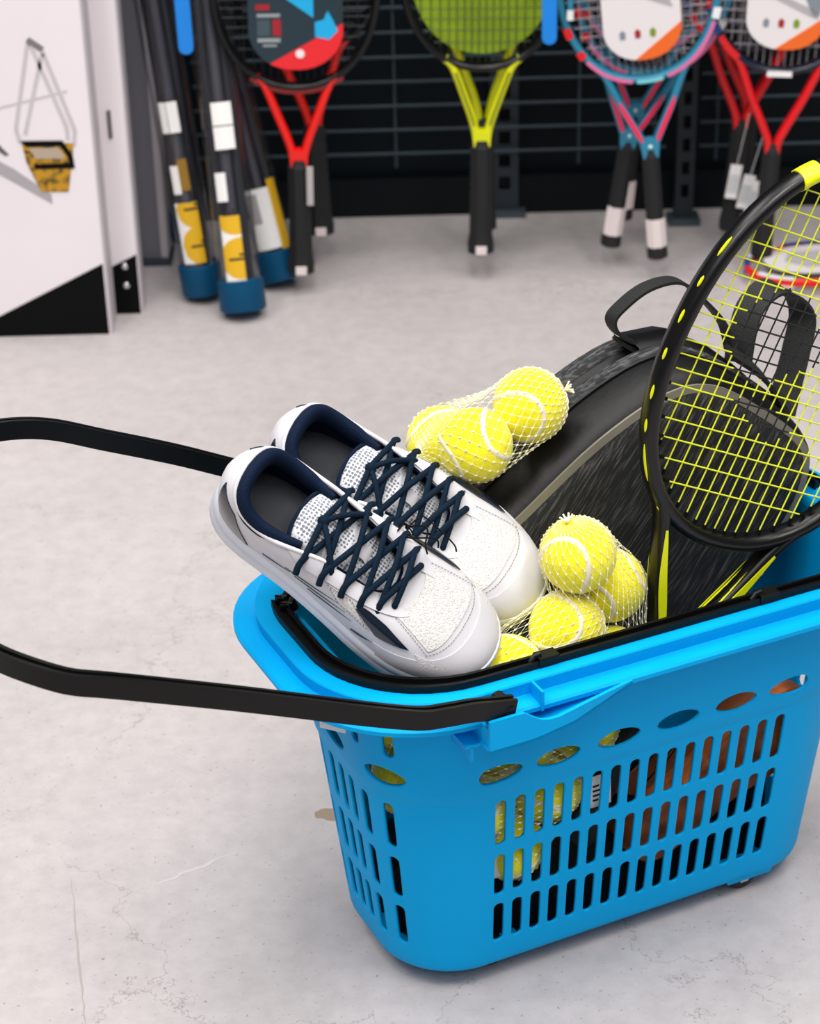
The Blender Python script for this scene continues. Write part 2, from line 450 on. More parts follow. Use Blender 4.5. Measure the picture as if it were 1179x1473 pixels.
bands = [(rows[0][0] - MARG, rows[0][1] + MARG, slot_cells, 'slot'), (rows[1][0] - MARG, rows[1][1] + MARG, slot_cells, 'slot'),
         (rows[2][0] - MARG, rows[2][1] + MARG, slot_cells, 'slot'), (0.2505, 0.2745, ell_cells(), 'ell'), (0.282, 0.325, end_tall(), 'tall')]
W = MB()
zlev = [(ZB, None)]
def qgrid():
    qs = set()
    for i in range(8):
        n = 16 if i in (0, 4) else (NC if i % 2 else 4)
        for j in range(n): qs.add(round(i + j / n, 5))
    return qs
base_q = qgrid()
def zip_strip(qa, za, qb, zb):
    """closed strip between two rings with different divisions"""
    n0 = len(W.v)
    W.v += [tuple(map(float, wall(q, za))) for q in qa] + [tuple(map(float, wall(q, zb))) for q in qb]
    na, nb = len(qa), len(qb); i = j = 0
    A = list(qa) + [qa[0] + 8]; Bq = list(qb) + [qb[0] + 8]
    while i < na or j < nb:
        if j >= nb or (i < na and A[i + 1] <= Bq[j + 1] + 1e-9 and not (abs(A[i + 1] - Bq[j + 1]) < 1e-7)):
            W.f.append((n0 + i % na, n0 + (i + 1) % na, n0 + na + j % nb)); i += 1
        elif i >= na or abs(A[i + 1] - Bq[j + 1]) > 1e-7:
            W.f.append((n0 + i % na, n0 + na + (j + 1) % nb, n0 + na + j % nb)); j += 1
        else:
            W.f.append((n0 + i % na, n0 + (i + 1) % na, n0 + na + (j + 1) % nb, n0 + na + j % nb)); i += 1; j += 1
def ql(cells):
    return sorted({q for q in base_q if not inside(q, cells)} | cuts_of(cells))
def band_plain(z0, z1, qa, qb, nz):
    for k in range(nz):
        za, zb_ = z0 + (z1 - z0) * k / nz, z0 + (z1 - z0) * (k + 1) / nz
        zip_strip(qa, za, qb if k == nz - 1 else qa, zb_)
def inside(q, cells):
    return any(c0 - 2e-5 < q + o < c1 + 2e-5 for c0, c1 in cells for o in (0, 8, -8))
def cell(z0, z1, q0, q1, kind):
    NS, NTOP = 4, 6
    qs = [q0 + (q1 - q0) * i / NTOP for i in range(NTOP + 1)]
    zs = [z0 + (z1 - z0) * i / NS for i in range(NS + 1)]
    outer = [(q, z1) for q in qs] + [(q1, z) for z in reversed(zs[1:-1])] + [(q, z0) for q in reversed(qs)] + [(q0, z) for z in zs[1:-1]]
    qm, zm = (q0 + q1) / 2, (z0 + z1) / 2
    # metric widths
    p0, p1 = Vector(wall(q0, zm)), Vector(wall(q1, zm))
    wm = (p1 - p0).length
    hq = (q1 - q0) / 2
    inner = []
    if kind == 'ell':
        hw, hh = 0.0232 if wm < 0.07 else wm * 0.42, (z1 - z0) / 2 * 0.84
        hw = min(hw, wm * 0.46)
        n = len(outer)
        for q, z in outer:
            t = math.atan2((z - zm) / ((z1 - z0) / 2), (q - qm) / hq)
            # pointed lens
            x = math.cos(t); y = math.sin(t) * (1 - 0.18 * abs(x) ** 2)
            inner.append((qm + x * hw / wm * 2 * hq, zm + y * hh))
    else:
        hw = min(0.0056, wm * 0.30); rr = hw * 0.95
        hh = (z1 - z0) / 2 - MARG
        na = NTOP + 1
        def pt(x, y): return (qm + x / wm * 2 * hq, zm + y)
        for i in range(na):
            t = R(180 - 180 * (i + 0.5) / na); inner.append(pt(hw * math.cos(t), hh - rr + rr * math.sin(t)))
        for i in range(NS - 1): inner.append(pt(hw, (hh - rr) * (1 - 2 * (i + 0.5) / (NS - 1))))
        for i in range(na):
            t = R(-180 * (i + 0.5) / na); inner.append(pt(hw * math.cos(t), -(hh - rr) + rr * math.sin(t)))
        for i in range(NS - 1): inner.append(pt(-hw, -(hh - rr) * (1 - 2 * (i + 0.5) / (NS - 1))))
    mid = [((a[0] + b_[0] * 3) / 4, (a[1] + b_[1] * 3) / 4) for a, b_ in zip(outer, inner)]
    W.rings([[wall(*p) for p in outer], [wall(*p) for p in mid], [wall(*p) for p in inner]], True)
def cuts_of(cells):
    s_ = set()
    for c0, c1 in cells:
        for i in range(7): s_.add(round((c0 + (c1 - c0) * i / 6) % 8, 5))
    return s_
cur = ZB
prev_q = sorted(base_q)
for (z0, z1, cells, kind) in bands:
    cc = ql(cells)
    if z0 - cur > 1e-5:
        if cur < 0.236 < z0:
            band_plain(cur, 0.2359, prev_q, prev_q, 1); band_plain(0.2359, 0.2392, prev_q, prev_q, 1); band_plain(0.2392, z0, prev_q, cc, 1)
        else:
            band_plain(cur, z0, prev_q, cc, 2 if z0 - cur > 0.01 else 1)
    zs = [z0 + (z1 - z0) * i / 4 for i in range(5)]
    for i, q in enumerate(cc):
        q2 = cc[(i + 1) % len(cc)]
        if q2 < q: q2 += 8
        if inside((q + q2) / 2, cells): continue
        W.rings([[wall(q, z), wall(q2, z)] for z in zs], False)
    for c0, c1 in cells: cell(z0, z1, c0, c1, kind)
    cur, prev_q = z1, cc
band_plain(cur, ZT, prev_q, prev_q, 3)
# rounded foot and bottom plate
qs = sorted(base_q)
a0, b0, r0 = dims(ZB)
def ring(a, b, r, z, Q=None):
    return [(lambda p: (p[0], -p[1], z))(rpt(a, b, r, q)) for q in (Q or qs)]
W2 = MB().rings([ring(a0, b0, r0, ZB)] + [ring(a0 - 0.020 * (1 - math.cos(R(t))), b0 - 0.020 * (1 - math.cos(R(t))), r0 - 0.014 * (1 - math.cos(R(t))), ZB - 0.0125 * math.sin(R(t))) for t in (20, 40, 60, 80, 90)], True, False, True)
import bmesh
def weld(o, d=0.0002):
    b = bmesh.new(); b.from_mesh(o.data); bmesh.ops.remove_doubles(b, verts=b.verts, dist=d)
    bmesh.ops.recalc_face_normals(b, faces=b.faces); b.to_mesh(o.data); b.free()
W.add(W2.v, W2.f)
body = obj('body', W, BLUE, basket, 50)
weld(body)
# make sure normals point outwards, then thicken inwards
solid(body, 0.0032, -1.0)
# rim with stepped flange (closed ring of profile rings)
Q2 = sorted(set(round(i + j / (10 if i % 2 == 0 else 14), 5) for i in range(8) for j in range(10 if i % 2 == 0 else 14)))
prof = [(0.2685, 0.1345, 0.098, 0.352), (0.325, 0.170, 0.128, 0.350), (0.3285, 0.1735, 0.130, 0.3515), (0.3285, 0.1735, 0.130, 0.3555), (0.3265, 0.1715, 0.130, 0.3575),
        (0.3100, 0.1562, 0.121, 0.3582), (0.3092, 0.1554, 0.121, 0.3590), (0.3104, 0.1564, 0.121, 0.3708), (0.3094, 0.1554, 0.120, 0.3722),
        (0.2960, 0.1440, 0.112, 0.3730), (0.2835, 0.1350, 0.106, 0.3730), (0.2815, 0.1335, 0.105, 0.3715), (0.2690, 0.1345, 0.098, 0.352)]
prof[-1] = (0.2695, 0.1335, 0.098, 0.360)
rim = obj('rim', MB().rings([ring(a, b, r, z, Q2) for a, b, r, z in prof], True, False, False, True), BLUE, basket, 35, True)
# folded carry handle lying in the rim: a black grooved band
prof = [(0.2955, 0.1440, 0.1115, 0.3732), (0.2955, 0.1440, 0.1115, 0.3800), (0.2925, 0.1412, 0.1100, 0.3800), (0.2920, 0.1407, 0.1095, 0.3772), (0.2865, 0.1362, 0.1070, 0.3772),
        (0.2860, 0.1357, 0.1066, 0.3815), (0.2825, 0.1327, 0.1050, 0.3815), (0.2815, 0.1317, 0.1045, 0.3760), (0.2815, 0.1317, 0.1045, 0.3732)]
def carry_handle(q0, q1):
    n = int((q1 - q0) * 12)
    QQ = [q0 + (q1 - q0) * i / n for i in range(n + 1)]
    R_ = [ring(a, b, r, z, QQ) for a, b, r, z in prof]
    return obj('carry_handle', MB().rings([[R_[k][i] for k in range(len(prof))] for i in range(n + 1)], True, True, True), BLACKP, basket, 35, True)
carry = carry_handle(5.80, 10.2)
carry_far = carry_handle(2.9, 5.1)
for u in (-0.115, 0.115):
    y = -0.1385
    obj('handle_clip', MB().box((u - 0.010, y - 0.0065, 0.3745), (u + 0.010, y + 0.0065, 0.3832)), BLACKP, carry, False)
    obj('handle_clip', MB().tube([(u - 0.016, y, 0.378), (u - 0.012, y, 0.3830), (u - 0.006, y, 0.3840)], 0.0028, 8), BLACKP, carry)
for v, u in ((-0.062, -0.284), (-0.048, -0.2845)):
    obj('handle_catch', MB().tube([(u, -v, 0.366), (u + 0.000, -v, 0.384), (u + 0.007, -v, 0.386), (u + 0.010, -v, 0.376)], 0.0042, 8), BLACKP, carry)
# long pull handle: hinged on both long sides, swung out to the left
def arm_prof(h, t):
    g = 0.003
    return [(h / 2, t / 2), (h / 2, t * 0.18), (h / 2 - g, t * 0.12), (h / 2 - g, -t * 0.12), (h / 2, -t * 0.18), (h / 2, -t / 2), (-h / 2, -t / 2), (-h / 2, t / 2)]
near_arm = [(-0.170, 0.1795, 0.3685), (-0.192, 0.181, 0.3735), (-0.214, 0.185, 0.3805), (-0.239, 0.188, 0.3855), (-0.265, 0.188, 0.3905), (-0.315, 0.188, 0.4107), (-0.375, 0.188, 0.4372), (-0.428, 0.188, 0.4603), (-0.500, 0.188, 0.4906), (-0.527, 0.187, 0.5012), (-0.552, 0.180, 0.5078), (-0.574, 0.165, 0.5147), (-0.593, 0.140, 0.5184), (-0.614, 0.100, 0.5228)]
far_arm = [(-0.178, -0.188, 0.400), (-0.224, -0.200, 0.4277), (-0.268, -0.204, 0.4487), (-0.326, -0.204, 0.4783), (-0.392, -0.203, 0.5089), (-0.445, -0.198, 0.5347), (-0.492, -0.185, 0.5503), (-0.535, -0.160, 0.5600), (-0.575, -0.115, 0.560)]
pathP = catmull(near_arm, 6) + catmull([near_arm[-1], (-0.628, 0.035, 0.533), (-0.618, -0.045, 0.549), far_arm[-1]], 5)[1:-1] + catmull(far_arm[::-1], 6)
pathP = [(p[0], -p[1], p[2]) for p in pathP]
pull = obj('pull_handle', MB().sweep(pathP, arm_prof(0.0178, 0.011), (0, 0, 1)), BLACKP, basket, 30, True)
for sg, z in ((1, 0.3690), (-1, 0.398)):
    obj('hinge_pin', MB().lathe([(0.002, -0.016), (0.007, -0.016), (0.007, 0.006), (0.005, 0.0075), (0.002, 0.0078)], 14, Matrix.Translation((-0.176, -sg * 0.178, z)) @ Matrix.Rotation(R(90 * sg), 4, 'X')), BLACKP, pull)
# blue hinge bracket hanging from the flange, near and far
def bracket(sg):
    mb = MB()
    n = 18
    rs, rs2 = [], []
    for i in range(n + 1):
        k = i / n; u = -0.198 + 0.150 * k
        zt = 0.3555 + 0.0105 * (1 if k < 0.22 else max(0, 1 - (k - 0.22) / 0.10)) - 0.0040 * math.exp(-((k - 0.42) / 0.09) ** 2)
        zb = 0.3340 + 0.0175 * max(0, (k - 0.30) / 0.70)
        vo = 0.1905 - 0.016 * max(0, (k - 0.55) / 0.45)
        rs.append([(u, -sg * (vo - 0.0035), zb), (u, -sg * vo, zb), (u, -sg * vo, zt), (u, -sg * (vo - 0.0035), zt)])
        rs2.append([(u, -sg * 0.134, zb + 0.0005), (u, -sg * vo, zb), (u, -sg * vo, zb + 0.003), (u, -sg * 0.134, zb + 0.0035)])
    mb.rings(rs, True, True, True); mb.rings(rs2, True, True, True)
    lo, hi = min(-sg * 0.134, -sg * 0.172), max(-sg * 0.134, -sg * 0.172)
    mb.box((-0.212, lo, 0.332), (-0.198, hi, 0.335))
    mb.box((-0.207, lo, 0.318), (-0.2045, hi, 0.333))
    mb.box((-0.197, min(-sg * 0.15, -sg * 0.1895), 0.334), (-0.194, max(-sg * 0.15, -sg * 0.1895), 0.356))
    mb.box((-0.140, min(-sg * 0.155, -sg * 0.176), 0.352), (-0.1375, max(-sg * 0.155, -sg * 0.176), 0.3715))
    obj('hinge_bracket', mb, BLUE, basket, 30, True)
bracket(1); bracket(-1)
# castors
TYRE = mat('tyre_black', (14, 14, 15), 0.5)
PLW = mat('castor_plate', (196, 200, 200), 0.4)
for (u, v) in ((-0.138, 0.072), (-0.138, -0.072), (0.143, 0.083), (0.143, -0.083)):
    y = -v; sg = -1 if v > 0 else 1
    rot = Matrix.Translation((u, y, 0.0170)) @ Matrix.Rotation(R(90), 4, 'X')
    wl = obj('wheel', MB().lathe([(0.002, -0.007), (0.012, -0.007), (0.0165, -0.005), (0.017, 0), (0.0165, 0.005), (0.012, 0.007), (0.002, 0.007)], 20, rot), TYRE, basket)
    fk = MB()
    for s2 in (-1, 1):
        fk.prism([(u - 0.014, 0.026), (u + 0.014, 0.026), (u + 0.004, 0.011), (u - 0.004, 0.011)], y + s2 * 0.0085 - 0.001, y + s2 * 0.0085 + 0.001)
    obj('fork', fk, PLW, wl, False, True)
    obj('axle', MB().tube([(u, y - 0.0105, 0.0165), (u, y + 0.0105, 0.0165)], 0.0025, 8), CHR, wl)
    hs = MB().rings([[(u + dx * k, y + dy * k, z) for dx, dy in ((-0.026, -0.017), (0.026, -0.017), (0.026, 0.017), (-0.026, 0.017))] for k, z in ((0.95, 0.0195), (1.0, 0.0215), (1.05, 0.0300))], True, True, True)
    obj('wheel_housing', hs, BLUE, basket, False, True)
# ================================================================= tennis balls in nets
FELT = mat('ball_felt', (232, 222, 14), 0.85, noise=(160, (244, 234, 30), (1, 1, 1), 0.35, 0.65), bump=(420, 0.35, (1, 1, 1)), sheen=0.25)
SEAM = mat('ball_seam', (226, 218, 190), 0.7)
NETM = mat('net_white', (238, 234, 206), 0.6)
RB = 0.0345
ball_me = MB().sphere((0, 0, 0), RB, 36, 24).mesh('tennis_ball', FELT, 180)
def seam_path(r, n=72):
    out = []
    for i in range(n):
        t = 2 * math.pi * i / n
        x = math.cos(t) * 0.75 + 0.25 * math.cos(3 * t)
        y = math.sin(t) * 0.75 - 0.25 * math.sin(3 * t)
        z = 2 * math.sqrt(0.75 * 0.25) * math.sin(2 * t)
        v = Vector((x, y, z)).normalized() * r
        out.append(v)
    return out
sp = seam_path(RB - 0.0002)
seam_me = MB().sweep(sp, [(0.0010 * math.cos(a), 0.0025 * math.sin(a)) for a in [2 * math.pi * i / 8 for i in range(8)]], [p.normalized() for p in sp], True).mesh('seam', SEAM)
def ball(c, rot, label, group):
    o = obj('tennis_ball', ball_me, None)
    tag(o, label, 'tennis ball', group)
    o.location = c
    o.rotation_euler = rot
    obj('seam', seam_me, None, o)
    return o
def netbag(centers, a0, a1, label, n=24, m=26, rad=0.00015, knot=0.00095, group=None, close=0.004, ends=True):
    Cs = np.array([tuple(c) for c in centers]); a0, a1 = np.array(tuple(a0)), np.array(tuple(a1))
    ax = a1 - a0; L = np.linalg.norm(ax); ax /= L
    h = np.array([0, 0, 1.0]) if abs(ax[2]) < 0.8 else np.array([1.0, 0, 0])
    e = np.cross(ax, h); e /= np.linalg.norm(e); f = np.cross(ax, e)
    T = 120; PH = 72
    ts = np.linspace(0, 1, T); ph = np.linspace(0, 2 * np.pi, PH, endpoint=False)
    rr = np.zeros((T, PH)); RO = RB + 0.0009
    for i, t in enumerate(ts):
        c = a0 + ax * L * t
        for j, p in enumerate(ph):
            d = e * math.cos(p) + f * math.sin(p)
            for q in Cs:
                w_ = q - c; bq = w_ @ d; disc = bq * bq - (w_ @ w_ - RO * RO)
                if disc > 0: rr[i, j] = max(rr[i, j], bq + math.sqrt(disc))
    rr[0, :] = np.maximum(rr[0], close); rr[-1, :] = np.maximum(rr[-1], close)
    # pulled straight between the balls: concave envelope along the axis for every angle
    for j in range(PH):
        hull = []
        for i in range(T):
            p = (ts[i] * L, rr[i, j])
            while len(hull) > 1 and (hull[-1][0] - hull[-2][0]) * (p[1] - hull[-2][1]) - (hull[-1][1] - hull[-2][1]) * (p[0] - hull[-2][0]) >= 0: hull.pop()
            hull.append(p)
        rr[:, j] = np.interp(ts * L, [q[0] for q in hull], [q[1] for q in hull])
    dph = ph[:, None] - ph[None, :]
    cs = np.cos(dph)
    for i in range(T):
        hs = (rr[i][None, :] * cs).max(1)
        k = np.where(cs > 0.05, hs[None, :] / np.maximum(cs, 0.05), 9)
        rr[i] = k.min(1)
    # spacing by arc length of the mean profile
    mean = rr.mean(1); seg = np.hypot(np.diff(ts * L), np.diff(mean)); s_ = np.concatenate([[0], np.cumsum(seg)]); s_ /= s_[-1]
    tt = np.interp(np.linspace(0, 1, m + 1), s_, ts)
    def P(j, i):
        p = 2 * math.pi * (i + 0.5 * (j % 2)) / n; t = tt[j]
        x = t * (T - 1); i0 = min(int(x), T - 2); fx = x - i0
        y = (p / (2 * math.pi) * PH) % PH; j0 = int(y); fy = y - j0; j1 = (j0 + 1) % PH; j0 %= PH
        r = (rr[i0, j0] * (1 - fy) + rr[i0, j1] * fy) * (1 - fx) + (rr[i0 + 1, j0] * (1 - fy) + rr[i0 + 1, j1] * fy) * fx
        return Vector(a0 + ax * L * t + (e * math.cos(p) + f * math.sin(p)) * r)
    org = Vector(a0)
    mb = MB(); kb = MB()
    def edge(p, q):
        t = (q - p)
        if t.length < 1e-5: return
        t.normalize(); u_ = t.orthogonal().normalized(); v_ = t.cross(u_)
        rs = [[x - org + (u_ * math.cos(a) + v_ * math.sin(a)) * rad for a in (0, 2.094, 4.189)] for x in (p, q)]
        mb.rings(rs, True)
    for j in range(m):
        for i in range(n):
            p = P(j, i)
            edge(p, P(j + 1, i)); edge(p, P(j + 1, i - 1 if j % 2 == 0 else i + 1))
            if j > 0:
                d = (P(j + 1, i) - P(j - 1, i)); d.normalize(); s1 = d.orthogonal().normalized() * knot; s2 = d.cross(s1.normalized()) * knot
                c = p - org
                vs = [c + d * knot * 2.1, c - d * knot * 2.1, c + s1, c - s1, c + s2, c - s2]
                kb.add(vs, [(0, 2, 4), (0, 4, 3), (0, 3, 5), (0, 5, 2), (1, 4, 2), (1, 3, 4), (1, 5, 3), (1, 2, 5)])
    t = thing('ball_net', label, 'net bag', Matrix.Translation(org), group)
    obj('mesh', mb, NETM, t, False)
    obj('knots', kb, NETM, t, False)
    for a_, sg in (((a0, -1), (a1, 1)) if ends else ()):
        tip = Vector(a_) - org + Vector(ax) * sg * 0.0
        g = MB()
        for k in range(7):
            dd = (Vector(e) * math.cos(k * 0.9) + Vector(f) * math.sin(k * 0.9)) * 0.006 + Vector(ax) * sg * 0.007
            g.tube([tip, tip + dd * 0.6, tip + dd], 0.0009, 5)
        obj('gathered_end', g, NETM, t)
    return t
b1 = [B(-0.0346, -0.0386, 0.5312), B(-0.0960, -0.0300, 0.5085), B(-0.0970, -0.0818, 0.4890)]
b1[2] = b1[1] + (b1[2] - b1[1]).normalized() * (2 * RB + 0.0004)
ball(b1[0], (0.9, 0.5, 0.45), 'yellow tennis ball resting on the backpack edge, highest of the netted balls', 'netted balls on the backpack')
ball(b1[1], (1.35, 0.25, -0.2), 'yellow tennis ball in front in the upper net, touching the far white shoe', 'netted balls on the backpack')
ball(b1[2], (0.2, 1.1, 0.6), 'yellow tennis ball half hidden behind the front ball of the upper net', 'netted balls on the backpack')
axd = (b1[0] - (b1[1] + b1[2]) / 2).normalized()
axd = (axd * 0.8 + E1 * 0.35).normalized()
netbag(b1, b1[0] - axd * 0.112, b1[0] + axd * (RB + 0.0005), 'white string net holding three tennis balls on top of the backpack', 26, 27)
low = dict(A=(-0.0530, 0.0850, 0.4390), B=(-0.0085, 0.0655, 0.3858), C=(-0.0206, 0.0938, 0.3212), D=(-0.0675, 0.0910, 0.3700), E=(-0.1300, 0.0950, 0.3440), G=(-0.1835, 0.0879, 0.2847), H=(-0.1148, 0.0839, 0.2575), I=(-0.0453, 0.0839, 0.2570), J=(-0.1534, 0.0796, 0.1999), K=(-0.0815, 0.0801, 0.1958), L=(-0.1185, 0.0747, 0.1372), M=(-0.2149, 0.0261, 0.2903), N=(-0.2070, 0.0400, 0.2200))
rots = dict(A=(0.35, 0.15, 0.2), B=(1.2, 0.4, 0.3), C=(0.4, 0.8, 1.2), D=(0.9, 1.4, 0.1), E=(1.1, 0.2, 0.9), G=(0.6, 0.3, 1.4), H=(1.0, 0.9, 0.2), I=(0.1, 0.4, 2.0), J=(0.7, 1.3, 0.3), K=(1.5, 0.1, 0.8), L=(0.3, 1.0, 1.1), M=(0.8, 0.2, 0.2), N=(0.2, 0.2, 1.9))
labs = dict(A='yellow tennis ball on top of the front net, beside the white shoe toe', B='yellow tennis ball tucked under the top ball of the front net', C='yellow tennis ball just under the black rim, below the front net',
            D='yellow tennis ball in the shade between shoe toe and front net', E='yellow tennis ball wedged under the near shoe toe at the rim',
            G='yellow tennis ball behind the first oval opening of the long side', H='yellow tennis ball behind the second oval opening of the long side', I='yellow tennis ball behind the third oval opening of the long side',
            J='yellow tennis ball behind the first slots of the top slot row', K='yellow tennis ball behind the fifth slots of the top slot row', L='lowest yellow tennis ball, behind the middle slot row',
            M='yellow tennis ball behind the tall slots of the round end', N='yellow tennis ball behind the slots of the round end')
for k_, c in low.items(): ball(B(*c), rots[k_], labs[k_], 'netted balls inside the basket')
L3 = lambda s: [B(*low[k_]) for k_ in s]
def bag_axis(cs, ext=RB):
    d = (cs[-1] - cs[0]).normalized(); return cs[0] - d * (ext + 0.0005), cs[-1] + d * (ext + 0.0005)
c3 = L3('ABC'); netbag(c3, *bag_axis(c3), 'white string net of three tennis balls standing against the grey pocket', 26, 24)
c3 = L3('ED'); netbag(c3, *bag_axis(c3), 'white string net of tennis balls lying under the shoe toes', 30, 16, ends=False)
c3 = L3('GHI'); netbag(c3, *bag_axis(c3), 'white string net of tennis balls behind the oval openings', 24, 26, ends=False)
c3 = L3('JKL'); netbag(c3, c3[0] - E1 * (RB + 0.001), c3[1] + E1 * (RB + 0.001), 'white string net of tennis balls behind the slot rows', 30, 18, ends=False)
c3 = L3('MN'); netbag(c3, c3[0] + EZ * (RB + 0.001), c3[1] - EZ * (RB + 0.001), 'white string net of two tennis balls behind the round end', 24, 18, ends=False)
PAPER = mat('paper_white', (232, 230, 228), 0.6)
INK = mat('ink_black', (22, 22, 24), 0.6)
def paper_tag(c, x, z, wd, ht, label, lines=4):
    x, z = Vector(x).normalized(), Vector(z).normalized(); z = (z - x * z.dot(x)).normalized(); y = z.cross(x)
    t = thing('paper_label', label, 'label', frame(c, x, y, z), 'white product labels in the basket')
    obj('sheet', MB().box((-wd / 2, -0.0004, 0), (wd / 2, 0.0004, ht)), PAPER, t, False)
    for i in range(lines):
        k = 0.35 + 0.5 * ((i * 37) % 10) / 10
        obj('print_line', MB().box((-wd * 0.4, -0.0008, ht * (0.2 + 0.6 * i / lines)), (-wd * 0.4 + wd * 0.8 * k, -0.0004, ht * (0.2 + 0.6 * i / lines) + ht * 0.06)), INK, t, False)
    return t
paper_tag(B(-0.277, 0.035, 0.292), (0.8, -0.6, 0.15), (0.2, 0.1, 1), 0.03, 0.03, 'white paper label poking out of the round end of the basket', 2)
paper_tag(B(-0.2185, 0.070, 0.168), E1 * 0.5 + E2 * 0.5, (0.1, 0.2, 1), 0.026, 0.034, 'white product label behind the top slots of the round end')
paper_tag(B(-0.155, 0.098, 0.122), E1, (0.2, 0.1, 1), 0.030, 0.030, 'white product label behind the first slot of the middle row')
paper_tag(B(-0.038, 0.108, 0.176), E1, (0.1, 0.1, 1), 0.022, 0.034, 'white product label behind the seventh slot of the top row')

# ================================================================= backpack
HEATH = mat('heather_fabric', (14, 16, 18), 0.8, noise=(600, (104, 102, 102), (0.06, 1, 1), 0.50, 0.82, (0, R(-53), 0)))
HEATH2 = mat('heather_band', (20, 22, 25), 0.8, noise=(300, (104, 104, 108), (0.15, 1, 1), 0.46, 0.78), bump=(300, 0.3, (0.15, 1, 1)))
NYL = mat('black_nylon', (4, 4, 5), 0.5, spec=0.35, bump=(90, 0.25, (1, 1, 1)))
TRIM = mat('reflective_trim', (128, 124, 112), 0.45, 0.1)
WEB = mat('webbing_black', (7, 8, 9), 0.7, bump=(700, 0.4, (1, 1, 1)))
pk = [(-0.101, 0.416), (-0.064, 0.443), (0.016, 0.499), (0.090, 0.531), (0.143, 0.527), (0.200, 0.489), (0.243, 0.451), (0.257, 0.422), (0.248, 0.379), (0.218, 0.332), (0.170, 0.270), (0.110, 0.215), (0.050, 0.180), (0.005, 0.185), (-0.03, 0.255), (-0.075, 0.330), (-0.100, 0.388)]
VS = -0.030      # the pack stands this far back in the basket
# local frame of the pack: x = basket length, y = away from the near side, z = up
PKO = (0.04, 0.0, 0.36)
pack = thing('backpack', 'dark grey heathered backpack with black gusset leaning in the basket', 'backpack', MBASK @ Matrix.Translation((PKO[0], 0, PKO[2])))
pl = catmull([(x - PKO[0], z - PKO[2]) for x, z in pk], 5, True)
pc = np.mean(pl, 0)
def off(d):
    n = len(pl); out = []
    for i in range(n):
        t = pl[(i + 1) % n] - pl[i - 1]; t /= np.linalg.norm(t)
        nn = np.array([t[1], -t[0]])
        if nn @ (pl[i] - pc) < 0: nn = -nn
        out.append(pl[i] + nn * d)
    return out
def lay(prf):
    return [[(p[0], y, p[1]) for p in off(d)] for y, d in prf]
def yv(v): return -((v - 0.03) * 0.88 + 0.03 + VS)
obj('gusset', MB().rings(lay([(yv(0.028), -0.004), (yv(0.024), 0.003), (yv(0.005), 0.009), (yv(-0.020), 0.0105), (yv(-0.030), 0.010)])), NYL, pack, 60, True)
obj('edge_band', MB().rings(lay([(yv(-0.028), 0.0095), (yv(-0.030), 0.015), (yv(-0.036), 0.0170), (yv(-0.044), 0.0155), (yv(-0.047), 0.008)])), HEATH2, pack, 60, True)
obj('piping', MB().rings(lay([(yv(-0.0262), 0.0098), (yv(-0.0262), 0.0128), (yv(-0.0288), 0.0135), (yv(-0.0288), 0.0098)])), NYL, pack, 60, True)
obj('zip_channel', MB().rings(lay([(yv(-0.045), 0.008), (yv(-0.050), 0.004), (yv(-0.066), 0.004), (yv(-0.071), 0.009)])), NYL, pack, 60, True)
obj('back_section', MB().rings(lay([(yv(-0.069), 0.008), (yv(-0.072), 0.013), (yv(-0.085), 0.014), (yv(-0.096), 0.010), (yv(-0.102), -0.002), (yv(-0.104), -0.03)]), True, False, True), HEATH2, pack, 60, True)
# reflective outline and front pocket, slightly puffed
obj('reflective_trim', MB().rings(lay([(yv(0.0272), 0.000), (yv(0.0300), 0.000), (yv(0.0305), -0.0080), (yv(0.0270), -0.0080)]), True, False, False, True), TRIM, pack, 60, True)
rs = lay([(yv(0.0285), -0.0072), (yv(0.0320), -0.0100)])
for k, yy in ((0.86, 0.0345), (0.70, 0.0365), (0.5, 0.038), (0.3, 0.0385), (0.08, 0.0385)):
    base = off(-0.0100)
    rs.append([(pc[0] + (p[0] - pc[0]) * k, yv(yy), pc[1] + (p[1] - pc[1]) * k) for p in base])
pocket = obj('front_pocket', MB().rings(rs, True, False, True), HEATH, pack, 60, True)
# a black smooth yoke between trim and edge at the top right, buckle at the lower side
def ribbon(name, pts, wd, th, m, par, side=(0, 1, 0), n=6):
    p = catmull(pts, n)
    pr = [(wd / 2, th / 2), (-wd / 2, th / 2), (-wd / 2, -th / 2), (wd / 2, -th / 2)]
    return obj(name, MB().sweep([Vector(q) for q in p], pr, side), m, par, 30, True)
def pkp(u, v, z): return (u - PKO[0], -v, z - PKO[2])
hl = ribbon('top_handle', [pkp(0.105, -0.082, 0.548), pkp(0.088, -0.088, 0.558), pkp(0.081, -0.090, 0.572), pkp(0.090, -0.091, 0.583), pkp(0.120, -0.092, 0.598), pkp(0.155, -0.092, 0.598), pkp(0.183, -0.090, 0.574), pkp(0.205, -0.085, 0.545), pkp(0.212, -0.08, 0.515)], 0.018, 0.003, WEB, pack)
ribbon('handle_bar_tack', [pkp(0.082, -0.086, 0.557), pkp(0.100, -0.078, 0.543), pkp(0.116, -0.072, 0.535)], 0.006, 0.004, WEB, pack, (0, 1, 0.2))
ribbon('strap_loop', [pkp(0.225, -0.085, 0.500), pkp(0.234, -0.092, 0.530), pkp(0.247, -0.098, 0.552), pkp(0.270, -0.10, 0.565), pkp(0.294, -0.098, 0.553), pkp(0.304, -0.092, 0.530), pkp(0.292, -0.082, 0.500), pkp(0.277, -0.072, 0.470), pkp(0.262, -0.06, 0.445)], 0.030, 0.0035, WEB, pack, (-0.35, 1, 0.25))
ribbon('strap_loop', [pkp(0.200, -0.065, 0.525), pkp(0.225, -0.062, 0.505), pkp(0.245, -0.058, 0.482), pkp(0.258, -0.05, 0.455)], 0.024, 0.004, WEB, pack, (0, 1, 0.4))
